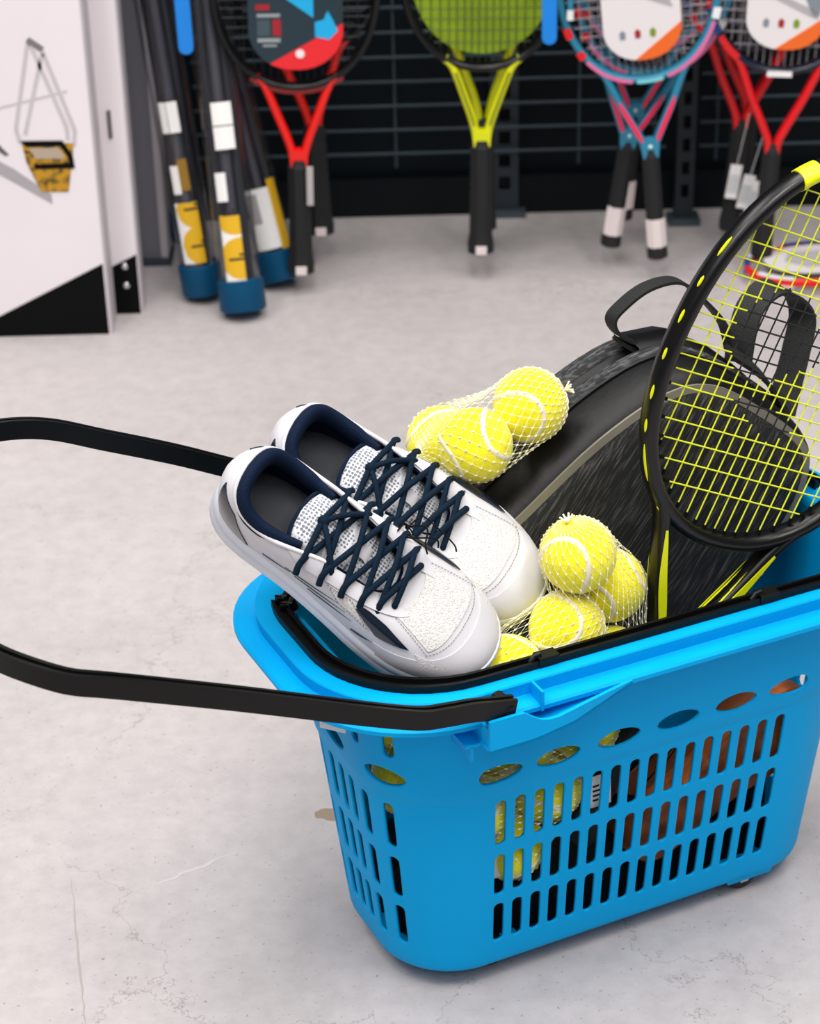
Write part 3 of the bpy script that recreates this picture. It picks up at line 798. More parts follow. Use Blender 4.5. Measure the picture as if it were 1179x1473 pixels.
obj('top_flap', MB().rings([[pkp(0.098, v, 0.540 + k), pkp(0.143, v, 0.539 + k), pkp(0.190, v, 0.511 + k), pkp(0.222, v, 0.484 + k)] for v, k in ((-0.060, 0.000), (-0.066, 0.010), (-0.09, 0.013), (-0.115, 0.006))], False), NYL, pack, 60)
sb = MB().box((-0.012, -0.006, -0.009), (0.012, 0.006, 0.009))
bk = obj('side_buckle', sb, NYL, pack, False); bk.location = pkp(0.225, -0.004, 0.340); bk.rotation_euler = (0.2, 0.5, 0); bevel(bk, 0.002)
for i in range(3):
    q = obj('buckle_tooth', MB().box((-0.010 + 0.008 * i, -0.008, -0.007), (-0.006 + 0.008 * i, -0.006, 0.007)), BLACKP, bk, False)
ribbon('side_strap', [pkp(0.252, -0.02, 0.385), pkp(0.238, -0.008, 0.358), pkp(0.215, -0.004, 0.325), pkp(0.185, -0.004, 0.290)], 0.018, 0.003, WEB, pack)
# ================================================================= rackets
def ell(a, b, zc, phi):
    s, c = math.sin(phi), math.cos(phi)
    e = 0.93
    x = a * math.copysign(abs(s) ** e, s) * (1 + 0.05 * c)
    z = zc - b * math.copysign(abs(c) ** e, c)
    return x, z
def racket(name, label, M, frame_m, throat_m, string_m, grip_m, group=None, k=1.0, strings='joined', butt_m=None, bump=None, ink=None, grommets=None, thick=0.022, hoopw=0.0125, vang=(34, 25), gripk=1.0):
    t = thing(name, label, 'tennis racket', M, group)
    L = 0.685 * k; a, b = 0.129 * k, 0.180 * k; zc = L - b - 0.006 * k
    n = 72
    path = [(lambda p: Vector((p[0], 0, p[1])))(ell(a, b, zc, 2 * math.pi * i / n)) for i in range(n)]
    def ov(w_, h_): return [(w_ / 2 * math.copysign(abs(math.cos(q)) ** 0.75, math.cos(q)), h_ / 2 * math.copysign(abs(math.sin(q)) ** 0.75, math.sin(q))) for q in [2 * math.pi * i / 12 for i in range(12)]]
    refs = [Vector((p.x, 0, p.z - zc)).normalized() for p in path]
    hoop = obj('frame', MB().sweep(path, ov(hoopw * k, thick * k), refs, True), frame_m, t, 50, True)
    # throat arms
    arms = []
    for sg in (-1, 1):
        x0, z0 = ell(a, b, zc, R(vang[0])); x1, z1 = ell(a, b, zc, R(vang[1]))
        pts = [(sg * x0, 0, z0), (sg * (x1 + 0.004 * k), 0, z1 - 0.006 * k), (sg * x1 * 0.70, 0, 0.275 * k), (sg * x1 * 0.36, 0, 0.232 * k), (sg * 0.0088 * k, 0, 0.202 * k), (sg * 0.0068 * k, 0, 0.182 * k)]
        pa = catmull(pts, 5); arms.append(pa)
        obj('throat_arm', MB().sweep([Vector(p) for p in pa], ov(0.0135 * k, thick * 0.98 * k), Vector((sg, 0, 0.4))), throat_m, t, 50, True)
    # grip, octagonal with a flared end
    oc = lambda r, z: [(r * math.cos(R(22.5 + 45 * i)), r * 0.92 * math.sin(R(22.5 + 45 * i)), z) for i in range(8)]
    zs = [(0.0, 0.0150), (0.0025, 0.0185), (0.016, 0.0188), (0.030, 0.0168), (0.10, 0.0160), (0.186, 0.0158), (0.189, 0.0140), (0.198, 0.0125)]
    rs = []
    for i in range(len(zs) - 1):
        z0, r0 = zs[i]; z1, r1 = zs[i + 1]
        m_ = 10 if z1 - z0 > 0.05 else 1
        for j in range(m_):
            rs.append(oc((r0 + (r1 - r0) * j / m_) * k * gripk * (1 - (0.03 if j % 2 else 0)), (z0 + (z1 - z0) * j / m_) * k))
    rs.append(oc(zs[-1][1] * k * gripk, zs[-1][0] * k))
    g = obj('grip', MB().rings(rs, True, True, True), grip_m, t, 30, True)
    if butt_m: obj('butt_mark', MB().box((-0.009 * k, -0.0190 * k * gripk, 0.004 * k), (0.009 * k, -0.0160 * k * gripk, 0.018 * k)), butt_m, g, False)
    # strings
    ai, bi = a - 0.006 * k, b - 0.006 * k
    def hx(z):
        q = min(1, abs(z - zc) / bi); return ai * (1 - q ** 2.06) ** 0.485
    def hz(x):
        q = min(1, abs(x) / ai); return bi * (1 - q ** 2.06) ** 0.485
    sr_ = 0.00072 * k
    lines = []
    for i in range(16):
        q = (i - 7.5) / 7.5; x = ai * 0.80 * (0.86 * q + 0.14 * q ** 3)
        lines.append(((x, zc - hz(x)), (x, zc + hz(x)), i))
    for j in range(19):
        q = (j - 9) / 9.0; z = zc + k * (0.114 * q + 0.024 * q ** 3)
        lines.append(((-hx(z), z), (hx(z), z), j + 100))
    J = MB()
    for (x0, z0), (x1, z1), i in lines:
        o_ = 0.0005 if i < 100 else -0.0005
        if strings == 'joined':
            J.tube([(x0, o_, z0), (x1, o_, z1)], sr_, 4)
            continue
        # single strings, stencilled parts in their own ink
        m_ = 60; runs = []
        for s_ in range(m_):
            f0, f1 = s_ / m_, (s_ + 1) / m_
            cx, cz = x0 + (x1 - x0) * (f0 + f1) / 2, z0 + (z1 - z0) * (f0 + f1) / 2
            st = bool(ink and ink[1](cx, cz))
            if runs and runs[-1][2] == st: runs[-1][1] = f1
            else: runs.append([f0, f1, st])
        so = obj('string', MB().tube([(x0, o_, z0), (x1, o_, z1)], sr_, 6), string_m, t)
        for f0, f1, st in runs:
            if st: obj('stencil_ink', MB().tube([(x0 + (x1 - x0) * f0, o_, z0 + (z1 - z0) * f0), (x0 + (x1 - x0) * f1, o_, z0 + (z1 - z0) * f1)], sr_ * 1.12, 6), ink[0], so)
    if strings == 'joined':
        o = obj('strings', J, string_m, t, False); o['kind'] = 'stuff'
    if grommets:
        G = MB()
        for (x0, z0), (x1, z1), i in lines:
            d = Vector((x1 - x0, 0, z1 - z0)).normalized()
            for p, s_ in ((Vector((x0, 0, z0)), 1), (Vector((x1, 0, z1)), -1)):
                G.tube([p - d * s_ * 0.002, p + d * s_ * 0.0035], 0.0018, 6)
        obj('grommets', G, grommets, t)
    t['zc'] = zc
    return t, path, arms, zc, a, b
def accent(t, pts, wd, y, m, name='accent', ref=None):
    """painted stripe on the outside of a frame: thin curved band"""
    P = [Vector((p[0], y, p[1] if len(p) == 2 else p[2])) for p in pts]
    return obj(name, MB().sweep(P, [(wd / 2, 0.0009), (-wd / 2, 0.0009), (-wd / 2, -0.0009), (wd / 2, -0.0009)], ref or Vector((1, 0, 0.3))), m, t, 40, True)
def hoop_pts(a, b, zc, d0, d1, off_, n=14):
    out = []
    for i in range(n + 1):
        ph = R(d0 + (d1 - d0) * i / n); x, z = ell(a, b, zc, ph)
        v = Vector((x, z - zc)).normalized()
        out.append((x + v.x * off_, z + v.y * off_))
    return out
NEON = mat('neon_yellow', (222, 226, 0), 0.45)
NEONS = mat('string_neon', (214, 222, 40), 0.4)
FRBLK = mat('frame_black', (6, 6, 7), 0.3, spec=0.4)
GRIPB = mat('grip_black', (15, 16, 17), 0.7, bump=(60, 0.5, (1, 1, 1)))
# --- the racket in the basket
kR = 1.03
img_r, img_d = Vector((1, 0, 0)), Vector((0, -math.sin(PITCH), -math.cos(PITCH)))
Aim = (img_r * 0.41 - img_d * 0.91).normalized(); Cim = (img_r * 0.94 + img_d * 0.335)
tow = -fw
AX = (Aim * math.cos(R(17.5)) + tow * math.sin(R(17.5))).normalized()
CXd = Cim * math.cos(R(30)) + fw * math.sin(R(30))
CXd = (CXd - AX * CXd.dot(AX)).normalized()
NY = AX.cross(CXd)
HEADC = B(0.165, 0.099, 0.590)
zc_ = (0.685 - 0.180 - 0.006) * kR
MR = frame(HEADC - AX * zc_, CXd, NY, AX)
def poly_in(poly):
    def f(x, z):
        c = False; n = len(poly)
        for i in range(n):
            (x0, z0), (x1, z1) = poly[i], poly[i - 1]
            if (z0 > z) != (z1 > z) and x < (x1 - x0) * (z - z0) / (z1 - z0) + x0: c = not c
        return c
    return f
INK1 = [(-0.081, 0.535), (-0.062, 0.562), (-0.046, 0.569), (-0.015, 0.566), (0.026, 0.517), (0.006, 0.501), (-0.024, 0.483), (-0.043, 0.481), (-0.063, 0.487), (-0.077, 0.508)]
INK2 = [(-0.048, 0.460), (-0.009, 0.435), (0.014, 0.432), (0.031, 0.455), (-0.004, 0.460), (-0.033, 0.470)]
f1_, f2_ = poly_in(INK1), poly_in(INK2)
fr, pathR, armsR, zcR, aR, bR = racket('tennis_racket', 'black racket with neon yellow strings standing in the blue basket', MR, FRBLK, FRBLK, NEONS, GRIPB, None, kR, 'single', None, None, (mat('string_ink', (18, 19, 20), 0.5), lambda x, z: f1_(x, z) or f2_(x, z)), BLK, hoopw=0.0142)
fy = 0.022 * kR / 2 + 0.0004
for sg, arm in zip((-1, 1), armsR):
    # neon flash on the faces and inner edge of each throat arm
    q = arm[6:19]
    for y in (fy, -fy):
        P = [Vector((p[0] * 1.0, y, p[2])) for p in q]
        wds = [0.2 + 0.8 * math.sin(math.pi * min(1, (i + 0.5) / (len(q)))) for i in range(len(q))]
        pr = [(0.0042, 0.0006), (-0.0042, 0.0006), (-0.0042, -0.0006), (0.0042, -0.0006)]
        obj('throat_flash', MB().sweep(P, pr, Vector((1, 0, 0.3)), False, True, wds), NEON, fr, 40, True)
    P = [Vector((p[0] - sg * 0.0066, 0, p[2])) for p in q]
    obj('throat_flash', MB().sweep(P, [(0.0005, 0.007), (-0.0005, 0.007), (-0.0005, -0.007), (0.0005, -0.007)], Vector((1, 0, 0.1)), False, True, wds), NEON, fr, 40, True)
# yellow band near the tip and dashes along the outer edge
for d0, d1 in ((212, 219),):
    ref = None
    n = 6; rs = []
    for i in range(n + 1):
        ph = R(d0 + (d1 - d0) * i / n); x, z = ell(aR, bR, zcR, ph); v = Vector((x, 0, z - zcR)).normalized()
        rs.append([Vector((x, 0, z)) + v * (0.0088 * kR * math.cos(q)) + Vector((0, 1, 0)) * (0.0130 * kR * math.sin(q)) for q in [2 * math.pi * j / 14 for j in range(14)]])
    obj('frame_band', MB().rings(rs, True, True, True), NEON, fr, 50, True)
for d0, d1 in ((246, 252), (258, 261), (267, 270), (276, 279), (286, 290), (296, 300), (304, 317), (328, 331)):
    P = [Vector((p[0], -0.006, p[1])) for p in hoop_pts(aR, bR, zcR, d0, d1, 0.0073 * kR, 6)]
    obj('edge_dash', MB().sweep(P, [(0.0013, 0.0007), (-0.0013, 0.0007), (-0.0013, -0.0007), (0.0013, -0.0007)], Vector((0, 1, 0)), False, True, [0.3, 0.8, 1, 1, 1, 0.8, 0.3]), NEON, fr, 40, True)
for i in range(7):
    p = armsR[1][14 + (i > 3)]
    zz = 0.232 + 0.0042 * i; xx = 0.0255 + 0.0030 * i
    obj('throat_lettering', MB().box((xx - 0.0105, -fy - 0.0003, zz), (xx - 0.0085, -fy + 0.0003, zz + 0.0028)), NEON, fr, False)
# ================================================================= shoes
TH = [0, 15, 30, 45, 60, 75, 90, 105, 120, 135, 150, 165, 180]
MED = [0, .0165, .0275, .0325, .0335, .0315, .0325, .0385, .0440, .0430, .0345, .0195, 0]
LAT = [0, .0165, .0275, .0330, .0345, .0360, .0400, .0450, .0465, .0415, .0310, .0165, 0]
XT = [.040, .045, .062, .102, .165, .235, .310, .385, .455, .520, .575, .612, .625]
YT = [0, .0140, .0262, .0340, .0372, .0368, .0340, .0300, .0275, .0250, .0215, .0130, 0]
ZT_ = [.088, .087, .083, .076, .071, .071, .076, .080, .078, .074, .069, .066, .0645]
def cint(tab, deg):
    d = min(max(deg, 0), 180) / 15.0; i = min(int(d), 11); t = d - i
    g = lambda q: tab[q] if 0 <= q <= 12 else (2 * tab[0] - tab[-q] if q < 0 else 2 * tab[12] - tab[24 - q])
    a, b, c, e = g(i - 1), g(i), g(i + 1), g(i + 2)
    return 0.5 * ((2 * b) + (c - a) * t + (2 * a - 5 * b + 4 * c - e) * t * t + (3 * b - a - 3 * c + e) * t ** 3)
SL = 0.283
def spring(x): return 0.016 * max(0, (x - 0.72) / 0.28) ** 2 + 0.004 * max(0, (0.08 - x) / 0.08) ** 2
def outline(th, out=0.0):
    """th in degrees 0..360, 0 heel, 90 medial (+y), 180 toe, 270 lateral (-y)"""
    th %= 360
    d = th if th <= 180 else 360 - th
    x = 0.5 - 0.5 * math.cos(R(d)); y = cint(MED if th <= 180 else LAT, d) * (1 if th <= 180 else -1)
    p = Vector((x * SL, y * 1.17, 0))
    if out:
        e = 1.0
        q0, q1 = outline(th - e), outline(th + e)
        t = (q1 - q0).normalized(); p = p + Vector((t.y, -t.x, 0)) * -out * (1 if True else -1)
    return p
def zsole(th):
    p = outline(th); x = p.x / SL
    return 0.030 + 0.008 * max(0, 1 - x / 0.45) + spring(x) - 0.003 * max(0, (x - 0.8) / 0.2)
def topring(th):
    th %= 360; d = th if th <= 180 else 360 - th
    return Vector((cint(XT, d) * SL, cint(YT, d) * (1 if th <= 180 else -1), cint(ZT_, d)))
def US(th, k, out=0.0):
    """point on the upper: k 0 at the sole, 1 at the opening"""
    b = outline(th, -0.0015); b.z = zsole(th) - 0.004
    t = topring(th)
    d = (th % 360); d = d if d <= 180 else 360 - d
    toe = max(0, (d - 110) / 70.0)
    toe = toe * toe * (3 - 2 * toe) if toe < 1 else 1
    heel = max(0, 1 - d / 70.0)
    bx = outline(th, 0.003 - 0.004 * toe + 0.002 * heel)
    c = Vector((bx.x, bx.y, b.z + (t.z - b.z) * (0.72 + 0.22 * toe)))
    if heel: c.x -= 0.006 * heel
    c2 = c * (1 - 0.36 * toe) + (Vector((t.x, t.y, c.z + 0.006 * toe))) * (0.36 * toe)
    # cubic bezier
    p = b * (1 - k) ** 3 + (b * 0.35 + c * 0.65) * (3 * k * (1 - k) ** 2) + (c2 * 0.7 + t * 0.3) * (3 * k * k * (1 - k)) + t * k ** 3
    if out:
        e = 0.5
        n = (US(th + e, k) - US(th - e, k)).cross(US(th, min(1, k + 0.01)) - US(th, max(0, k - 0.01)))
        if n.length > 0: n.normalize()
        ctr = Vector((0.14, 0, 0.03))
        if n.dot(p - ctr) < 0: n = -n
        p = p + n * out
    return p
def patch(th0, th1, k0, k1, out, shape=None, nu=10, nv=6, th=0.0012):
    """piece of overlay on the upper with its own thickness; shape(u,v)->(theta,k)"""
    top, bot = [], []
    for i in range(nu + 1):
        rt_, rb_ = [], []
        for j in range(nv + 1):
            u, v = i / nu, j / nv
            if shape: a, k = shape(u, v)
            else: a, k = th0 + (th1 - th0) * u, k0 + (k1 - k0) * v
            rt_.append(US(a, k, out)); rb_.append(US(a, k, out - th))
        top.append(rt_); bot.append(rb_)
    mb = MB().rings(top, False)
    n0 = len(mb.v)
    edge_t = [top[i][0] for i in range(nu + 1)] + [top[nu][j] for j in range(1, nv + 1)] + [top[i][nv] for i in range(nu - 1, -1, -1)] + [top[0][j] for j in range(nv - 1, 0, -1)]
    edge_b = [bot[i][0] for i in range(nu + 1)] + [bot[nu][j] for j in range(1, nv + 1)] + [bot[i][nv] for i in range(nu - 1, -1, -1)] + [bot[0][j] for j in range(nv - 1, 0, -1)]
    mb.rings([edge_t, edge_b], True)
    return mb
def stitches(pts, m, par, step=0.0032, ln=0.0019):
    P = [Vector(p) for p in pts]; mb = MB(); acc = 0
    for i in range(len(P) - 1):
        d = P[i + 1] - P[i]; L = d.length
        if L < 1e-6: continue
        d.normalize()
        while acc < L:
            c = P[i] + d * acc; mb.tube([c, c + d * ln], 0.00028, 4); acc += step
        acc -= L
    return obj('stitching', mb, m, par, False)
LEA = mat('shoe_white_leather', (204, 202, 207), 0.45, noise=(20, (194, 192, 197), (1, 1, 1), 0.35, 0.7), bump=(500, 0.08, (1, 1, 1)))
KNIT = perforated('shoe_knit', (206, 203, 201), (160, 158, 158), 520, 0.22, (1, 1.3, 1), 0.7, 1.0)
MESHM = perforated('tongue_mesh', (212, 213, 218), (112, 116, 126), 300, 0.36, (1, 1, 0.3))
MIDS = mat('shoe_midsole', (204, 208, 218), 0.45)
GUM = mat('shoe_gum', (176, 100, 36), 0.55)
NAVY = mat('shoe_navy', (5, 22, 46), 0.8, spec=0.15, bump=(600, 0.4, (1, 1, 1)))
NAVYG = mat('shoe_navy_gloss', (10, 22, 40), 0.22, coat=0.4)
LACE = mat('lace_navy', (4, 26, 44), 0.8, spec=0.15, bump=(900, 0.5, (1, 1, 1)))
INS = mat('insole_charcoal', (44, 46, 52), 0.85, noise=(30, (52, 54, 60), (1, 1, 1), 0.4, 0.6))
DKL = mat('print_slash', (46, 60, 72), 0.5)
THR = mat('thread_grey', (90, 90, 94), 0.7)
def shoe(label, M, group):
    t = thing('sports_shoe', label, 'shoe', M, group)
    TT = [i * 5 for i in range(72)]
    # outsole and midsole
    def srow(z, out, s=1.0):
        r = []
        for a in TT:
            p = outline(a, out); x = p.x / SL
            r.append(Vector((p.x, p.y, z + spring(x))))
        return r
    ou = obj('outsole', MB().rings([srow(-0.001, -0.006), srow(0.0, -0.002), srow(0.0045, 0.0005), srow(0.0055, -0.001)], True, True, True), GUM, t, 50, True)
    def mrow(f, out):
        r = []
        for a in TT:
            p = outline(a, out); x = p.x / SL; z0 = 0.005 + spring(x); z1 = zsole(a) + 0.001
            r.append(Vector((p.x, p.y, z0 + (z1 - z0) * f)))
        return r
    ms = obj('midsole', MB().rings([mrow(0, -0.001), mrow(0.08, 0.0015), mrow(0.45, 0.0022), mrow(0.55, 0.0012), mrow(0.62, 0.0020), mrow(0.92, 0.0012), mrow(1.0, -0.0005), mrow(1.0, -0.006)], True, True, False), MIDS, t, 40, True)
    # upper
    KK = [0, .08, .18, .3, .42, .54, .66, .76, .86, .94, 1.0]
    up_ = obj('upper', MB().rings([[US(a, k) for a in TT] for k in KK], True), LEA, t, 70, True)
    solid(up_, 0.0022, -1.0)
    # inner lining, insole
    def inn(a, k):
        tp = topring(a); c = Vector((0.15, 0, 0.04)); bt_ = outline(a, -0.010); bt_.z = 0.040
        if bt_.x > 0.20: bt_.x = 0.20 + (bt_.x - 0.20) * 0.6
        hor = Vector((tp.x - 0.12, tp.y, 0)); hor.normalize()
        tq = tp - hor * (0.0028 + 0.006 * k)
        return tq * (1 - k) + bt_ * k
    obj('lining', MB().rings([[inn(a, k) for a in TT] for k in (0.0, 0.15, 0.4, 0.7, 1.0)], True), NAVY, t, 70)
    obj('insole', MB().rings([[outline(a, -0.009) * 1.0 + Vector((0, 0, 0.0405)) for a in TT], [outline(a, -0.015) + Vector((0, 0, 0.043)) for a in TT]], True, False, True), INS, t, 70)
    # padded collar
    col = [i * 4 - 92 for i in range(47)]
    P = []; sc = []
    for a in col:
        tp = topring(a); hor = Vector((tp.x - 0.085, tp.y, 0)); hor.normalize()
        P.append(tp - hor * 0.0070 + Vector((0, 0, -0.004)))
        sc.append(0.55 + 0.45 * min(1, (92 - abs(a)) / 22.0))
    obj('collar', MB().sweep(P, [(0.0115 * math.cos(q), 0.0068 * math.sin(q)) for q in [2 * math.pi * i / 12 for i in range(12)]], (0, 0, 1), False, True, sc), NAVY, t, 60, True)
    # white collar edge
    P = [topring(a) + Vector((0, 0, 0.0006)) for a in [i * 4 - 116 for i in range(59)]]
    obj('collar_edge', MB().tube(P, 0.0021, 8), LEA, t, 60, True)
    # tongue lying under the laces
    rs = []
    for x, z, hw in ((0.655, 0.057, 0.016), (0.62, 0.0625, 0.0205), (0.55, 0.068, 0.0245), (0.47, 0.0735, 0.0275), (0.40, 0.078, 0.0295), (0.345, 0.0805, 0.0300), (0.30, 0.0815, 0.0290), (0.272, 0.0815, 0.0250), (0.258, 0.0805, 0.0170), (0.253, 0.0785, 0.007)):
        top = [(x * SL, y_ * hw, z - 0.010 * y_ * y_) for y_ in (-1, -.75, -.5, -.25, 0, .25, .5, .75, 1)]
        bot = [(x * SL, y_ * hw, z - 0.0065 - 0.010 * y_ * y_) for y_ in (1, .5, 0, -.5, -1)]
        rs.append(top + bot)
    tg = obj('tongue', MB().rings(rs, True, True, True), MESHM, t, 60, True)
    P = [Vector((x * SL, y_, z - 0.0025 - 0.010 * (y_ / 0.030) ** 2)) for x, y_, z in ((0.345, -.0305, .0795), (0.300, -.0298, .0805), (0.270, -.0258, .0805), (0.254, -.0170, .0795), (0.249, 0, .0785), (0.254, .0170, .0795), (0.270, .0258, .0805), (0.300, .0298, .0805), (0.345, .0305, .0795))]
    obj('tongue_binding', MB().tube([Vector(p) for p in catmull(P, 4)], 0.0017, 7), NAVY, tg, 60)
    obj('lace_loop', MB().rings([[(x, y_, z) for y_ in (-0.0065, 0.0065)] for x, z in ((0.47 * SL - 0.006, 0.0735), (0.47 * SL - 0.003, 0.0785), (0.47 * SL + 0.006, 0.0765), (0.47 * SL + 0.010, 0.0715))], False), LEA, tg, 40)
    # overlays
    def bord(sh, n=48):
        out = []
        for i in range(n + 1):
            q = 4 * i / n; s_ = int(min(q, 3.999)); f = q - s_
            u, v = ((f, 0), (1, f), (1 - f, 1), (0, 1 - f))[s_]
            u, v = 0.06 + 0.88 * u, 0.08 + 0.84 * v
            out.append(US(*sh(u, v), 0.0016))
        return out
    bumper = lambda u, v: (112 + 136 * u, 0.0 + v * (0.34 + 0.10 * math.sin(math.pi * u)))
    obj('toe_bumper', patch(0, 0, 0, 0, 0.0012, bumper, 24, 6), LEA, up_, 60, True)
    toe = lambda u, v: (146 + 68 * u, 0.50 + v * 0.36 + 0.06 * math.cos(math.pi * (u - 0.5)) * (1 - v))
    obj('toe_knit', patch(0, 0, 0, 0, 0.0010, toe, 22, 10), KNIT, up_, 60, True)
    stitches([US(143 + 74 * i / 40, 0.46 + 0.06 * math.cos(math.pi * (i / 40 - 0.5)), 0.0010) for i in range(41)], THR, up_)
    stitches([US(143, 0.46 + 0.40 * i / 12, 0.0012) for i in range(13)], THR, up_)
    stitches([US(217, 0.46 + 0.40 * i / 12, 0.0012) for i in range(13)], THR, up_)
    for sg in (1, -1):
        A = lambda a: a if sg == 1 else 360 - a
        stay = lambda u, v: (A(84 + 74 * u), 0.80 + 0.185 * v)
        es = obj('eyestay', patch(0, 0, 0, 0, 0.0016, stay, 16, 4), LEA, up_, 60, True)
        win = lambda u, v: (A(116 + 18 * u - 5 * v), 0.50 + 0.27 * v * (0.7 + 0.3 * math.sin(math.pi * u)))
        obj('side_window', patch(0, 0, 0, 0, 0.0022, win, 8, 5), NAVYG, up_, 60, True)
        stitches(bord(win), THR, up_)
        knit = lambda u, v: (A(98 + 14 * u), 0.58 + 0.20 * v - 0.10 * u * (1 - v))
        obj('side_knit', patch(0, 0, 0, 0, 0.0010, knit, 8, 5), KNIT, up_, 60, True)
        stitches(bord(knit), THR, up_)
        tri = lambda u, v: (A(136 + 14 * u), 0.30 + v * 0.16 * (1 - u * 0.7))
        obj('vent', patch(0, 0, 0, 0, 0.0011, tri, 8, 4), KNIT, up_, 60, True)
        for q_, (a0_, a1_, k0_, k1_) in enumerate(((70, 98, 0.40, 0.56), (74, 100, 0.33, 0.48), (80, 102, 0.27, 0.40), (58, 72, 0.24, 0.36), (100, 111, 0.18, 0.30))):
            sl = lambda u, v: (A(a0_ + (a1_ - a0_) * u), k0_ + (k1_ - k0_) * u + (0.045 if q_ > 2 else 0.028) * (v - 0.5) * math.sin(math.pi * min(1, u + 0.12) ** 0.8))
            obj('side_slash', patch(0, 0, 0, 0, 0.0006, sl, 10, 2, 0.0005), DKL, up_, 60, True)
        hp = lambda u, v: (A(16 + 24 * u + 10 * (1 - v)), 0.10 + 0.62 * v)
        obj('heel_panel', patch(0, 0, 0, 0, 0.0010, hp, 8, 6), NAVYG, up_, 60, True)
    # laces
    ey = [88, 101, 114, 127, 140, 153]
    def eye(i, sg): return US(ey[i] if sg > 0 else 360 - ey[i], 0.885, 0.0022)
    for i in range(6):
        for sg in (1, -1):
            q = eye(i, sg)
            obj('eyelet', MB().sphere((q.x, q.y, q.z), 0.0030, 8, 5), LACE, t)
    lp = lambda: 0
    for i in range(5):
        for sg in (1, -1):
            p, q = eye(i, sg), eye(i + 1, -sg)
            dn = (p - Vector((p.x, 0, p.z))).normalized()
            start = p + dn * 0.009 + Vector((0.002, 0, -0.006))
            mid = (p + q) / 2 + Vector((0, 0, 0.0068 + (0.0035 if sg > 0 else 0)))
            P = catmull([start, p + Vector((0, 0, 0.0028)), p * 0.72 + q * 0.28 + Vector((0, 0, 0.0064 + (0.002 if sg > 0 else 0))), mid, p * 0.28 + q * 0.72 + Vector((0, 0, 0.0056 + (0.002 if sg > 0 else 0))), q + Vector((0, 0, 0.0012))], 4)
            obj('lace', MB().tube([Vector(v) for v in P], 0.0024, 8, flat=1.25), LACE, t, 60, True)
    p, q = eye(0, 1), eye(0, -1)
    kn = (p + q) / 2 + Vector((-0.004, 0, 0.012))
    for sg, e_ in ((1, p), (-1, q)):
        P = catmull([e_, e_ + Vector((0, -sg * 0.004, 0.006)), kn + Vector((0, sg * 0.006, 0)), kn], 5)
        obj('lace', MB().tube([Vector(v) for v in P], 0.0028, 8), LACE, t, 60, True)
        P = catmull([kn, kn + Vector((0.012, sg * 0.014, 0.004)), kn + Vector((0.028, sg * 0.030, -0.004)), kn + Vector((0.034, sg * 0.036, -0.016)), kn + Vector((0.046, sg * 0.039, -0.026))], 5)
        obj('lace_end', MB().tube([Vector(v) for v in P], 0.0027, 8), LACE, t, 60, True)
    obj('lace_knot', MB().sphere(kn, 0.0055, 10, 7), LACE, t)
    return t
def shoe_frame(heel, toe, roll=0.0, mirror=False):
    x = (toe - heel).normalized(); z = Vector((0, 0, 1)); z = (z - x * z.dot(x)).normalized(); y = z.cross(x)
    rm = Matrix.Rotation(roll, 4, 'X')
    M = frame(heel, x, y, z) @ rm
    if mirror: M = M @ Matrix.Diagonal((1, -1, 1, 1))
    return M
HN, TN = B(-0.3347, -0.0688, 0.5017), B(-0.1602, 0.0885, 0.3527)
sh1 = shoe('white shoe with navy lining nearer the camera, heel jutting over the round end', shoe_frame(HN, TN, R(33)), 'pair of white sports shoes')
HF, TF = B(-0.2566, -0.1375, 0.4894), B(-0.0740, 0.0368, 0.3607)
sh2 = dup(sh1, shoe_frame(HF, TF, R(31), True), 'white shoe with navy lining behind its mate, against the ball net')
# thin black elastic joining the pair
def locM(M, p): return M @ Vector(p)
# brown shoes deeper in the basket, seen through the slots
BRN = mat('brown_leather', (120, 62, 22), 0.5, noise=(18, (90, 44, 14), (1, 1, 1), 0.35, 0.7))
BRN2 = mat('brown_sole', (176, 92, 30), 0.6, noise=(30, (120, 58, 18), (1, 1, 1), 0.35, 0.65))
swap = {'shoe_white_leather': BRN, 'shoe_knit': BRN, 'tongue_mesh': BRN, 'shoe_midsole': BRN2, 'shoe_gum': BRN2, 'shoe_navy': mat('brown_lining', (40, 28, 22), 0.8), 'shoe_navy_gloss': BLK, 'lace_navy': mat('lace_black', (16, 15, 15), 0.8), 'print_slash': BLK}
def brown(heel, toe, soledir, label):
    x = (toe - heel).normalized(); z = -Vector(soledir); z = (z - x * z.dot(x)).normalized(); y = z.cross(x)
    r = dup(sh1, frame(heel, x, y, z) @ Matrix.Scale(0.82, 4), label, swap)
    r['group'] = 'brown shoes at the bottom of the basket'
    return r
brown(B(0.008, 0.096, 0.090), B(0.190, 0.108, 0.206), E2 - EZ * 0.09, 'brown leather shoe lying on its side behind the right hand slots')
# black jersey bundled on the basket floor
JER = mat('black_jersey', (7, 8, 10), 0.85, noise=(8, (13, 15, 19), (1, 1, 1), 0.4, 0.6), spec=0.2)
jt = thing('jersey', 'black jersey bundled on the floor of the basket behind the lowest slots', 'clothing', MBASK @ Matrix.Translation((0, 0, 0.0215)))
rs = []
for i in range(9):
    f = i / 8.0; zz = 0.078 * math.sin(f * math.pi / 2) ; sc = (1 - f ** 3.2) ** 0.5 if f < 1 else 0.05
    a_, b_, r_ = dims(0.03 + zz)
    pr_ = []
    for q in [j * 8 / 72.0 for j in range(72)]:
        u, v = rpt(a_ - 0.020, b_ - 0.020, r_ - 0.020, q)
        wob = 1 - 0.030 * (1 + math.sin(q * 7 + i * 0.8)) - 0.025 * (1 + math.sin(q * 11 - i))
        pr_.append((u * wob * max(sc, 0.05), -(v * wob * max(sc, 0.05) - 0.006), zz + 0.006 * math.sin(q * 5 + i) * f * (1 - f) * 4))
    rs.append(pr_)
obj('body', MB().rings(rs, True, True, True), JER, jt, 70, True)
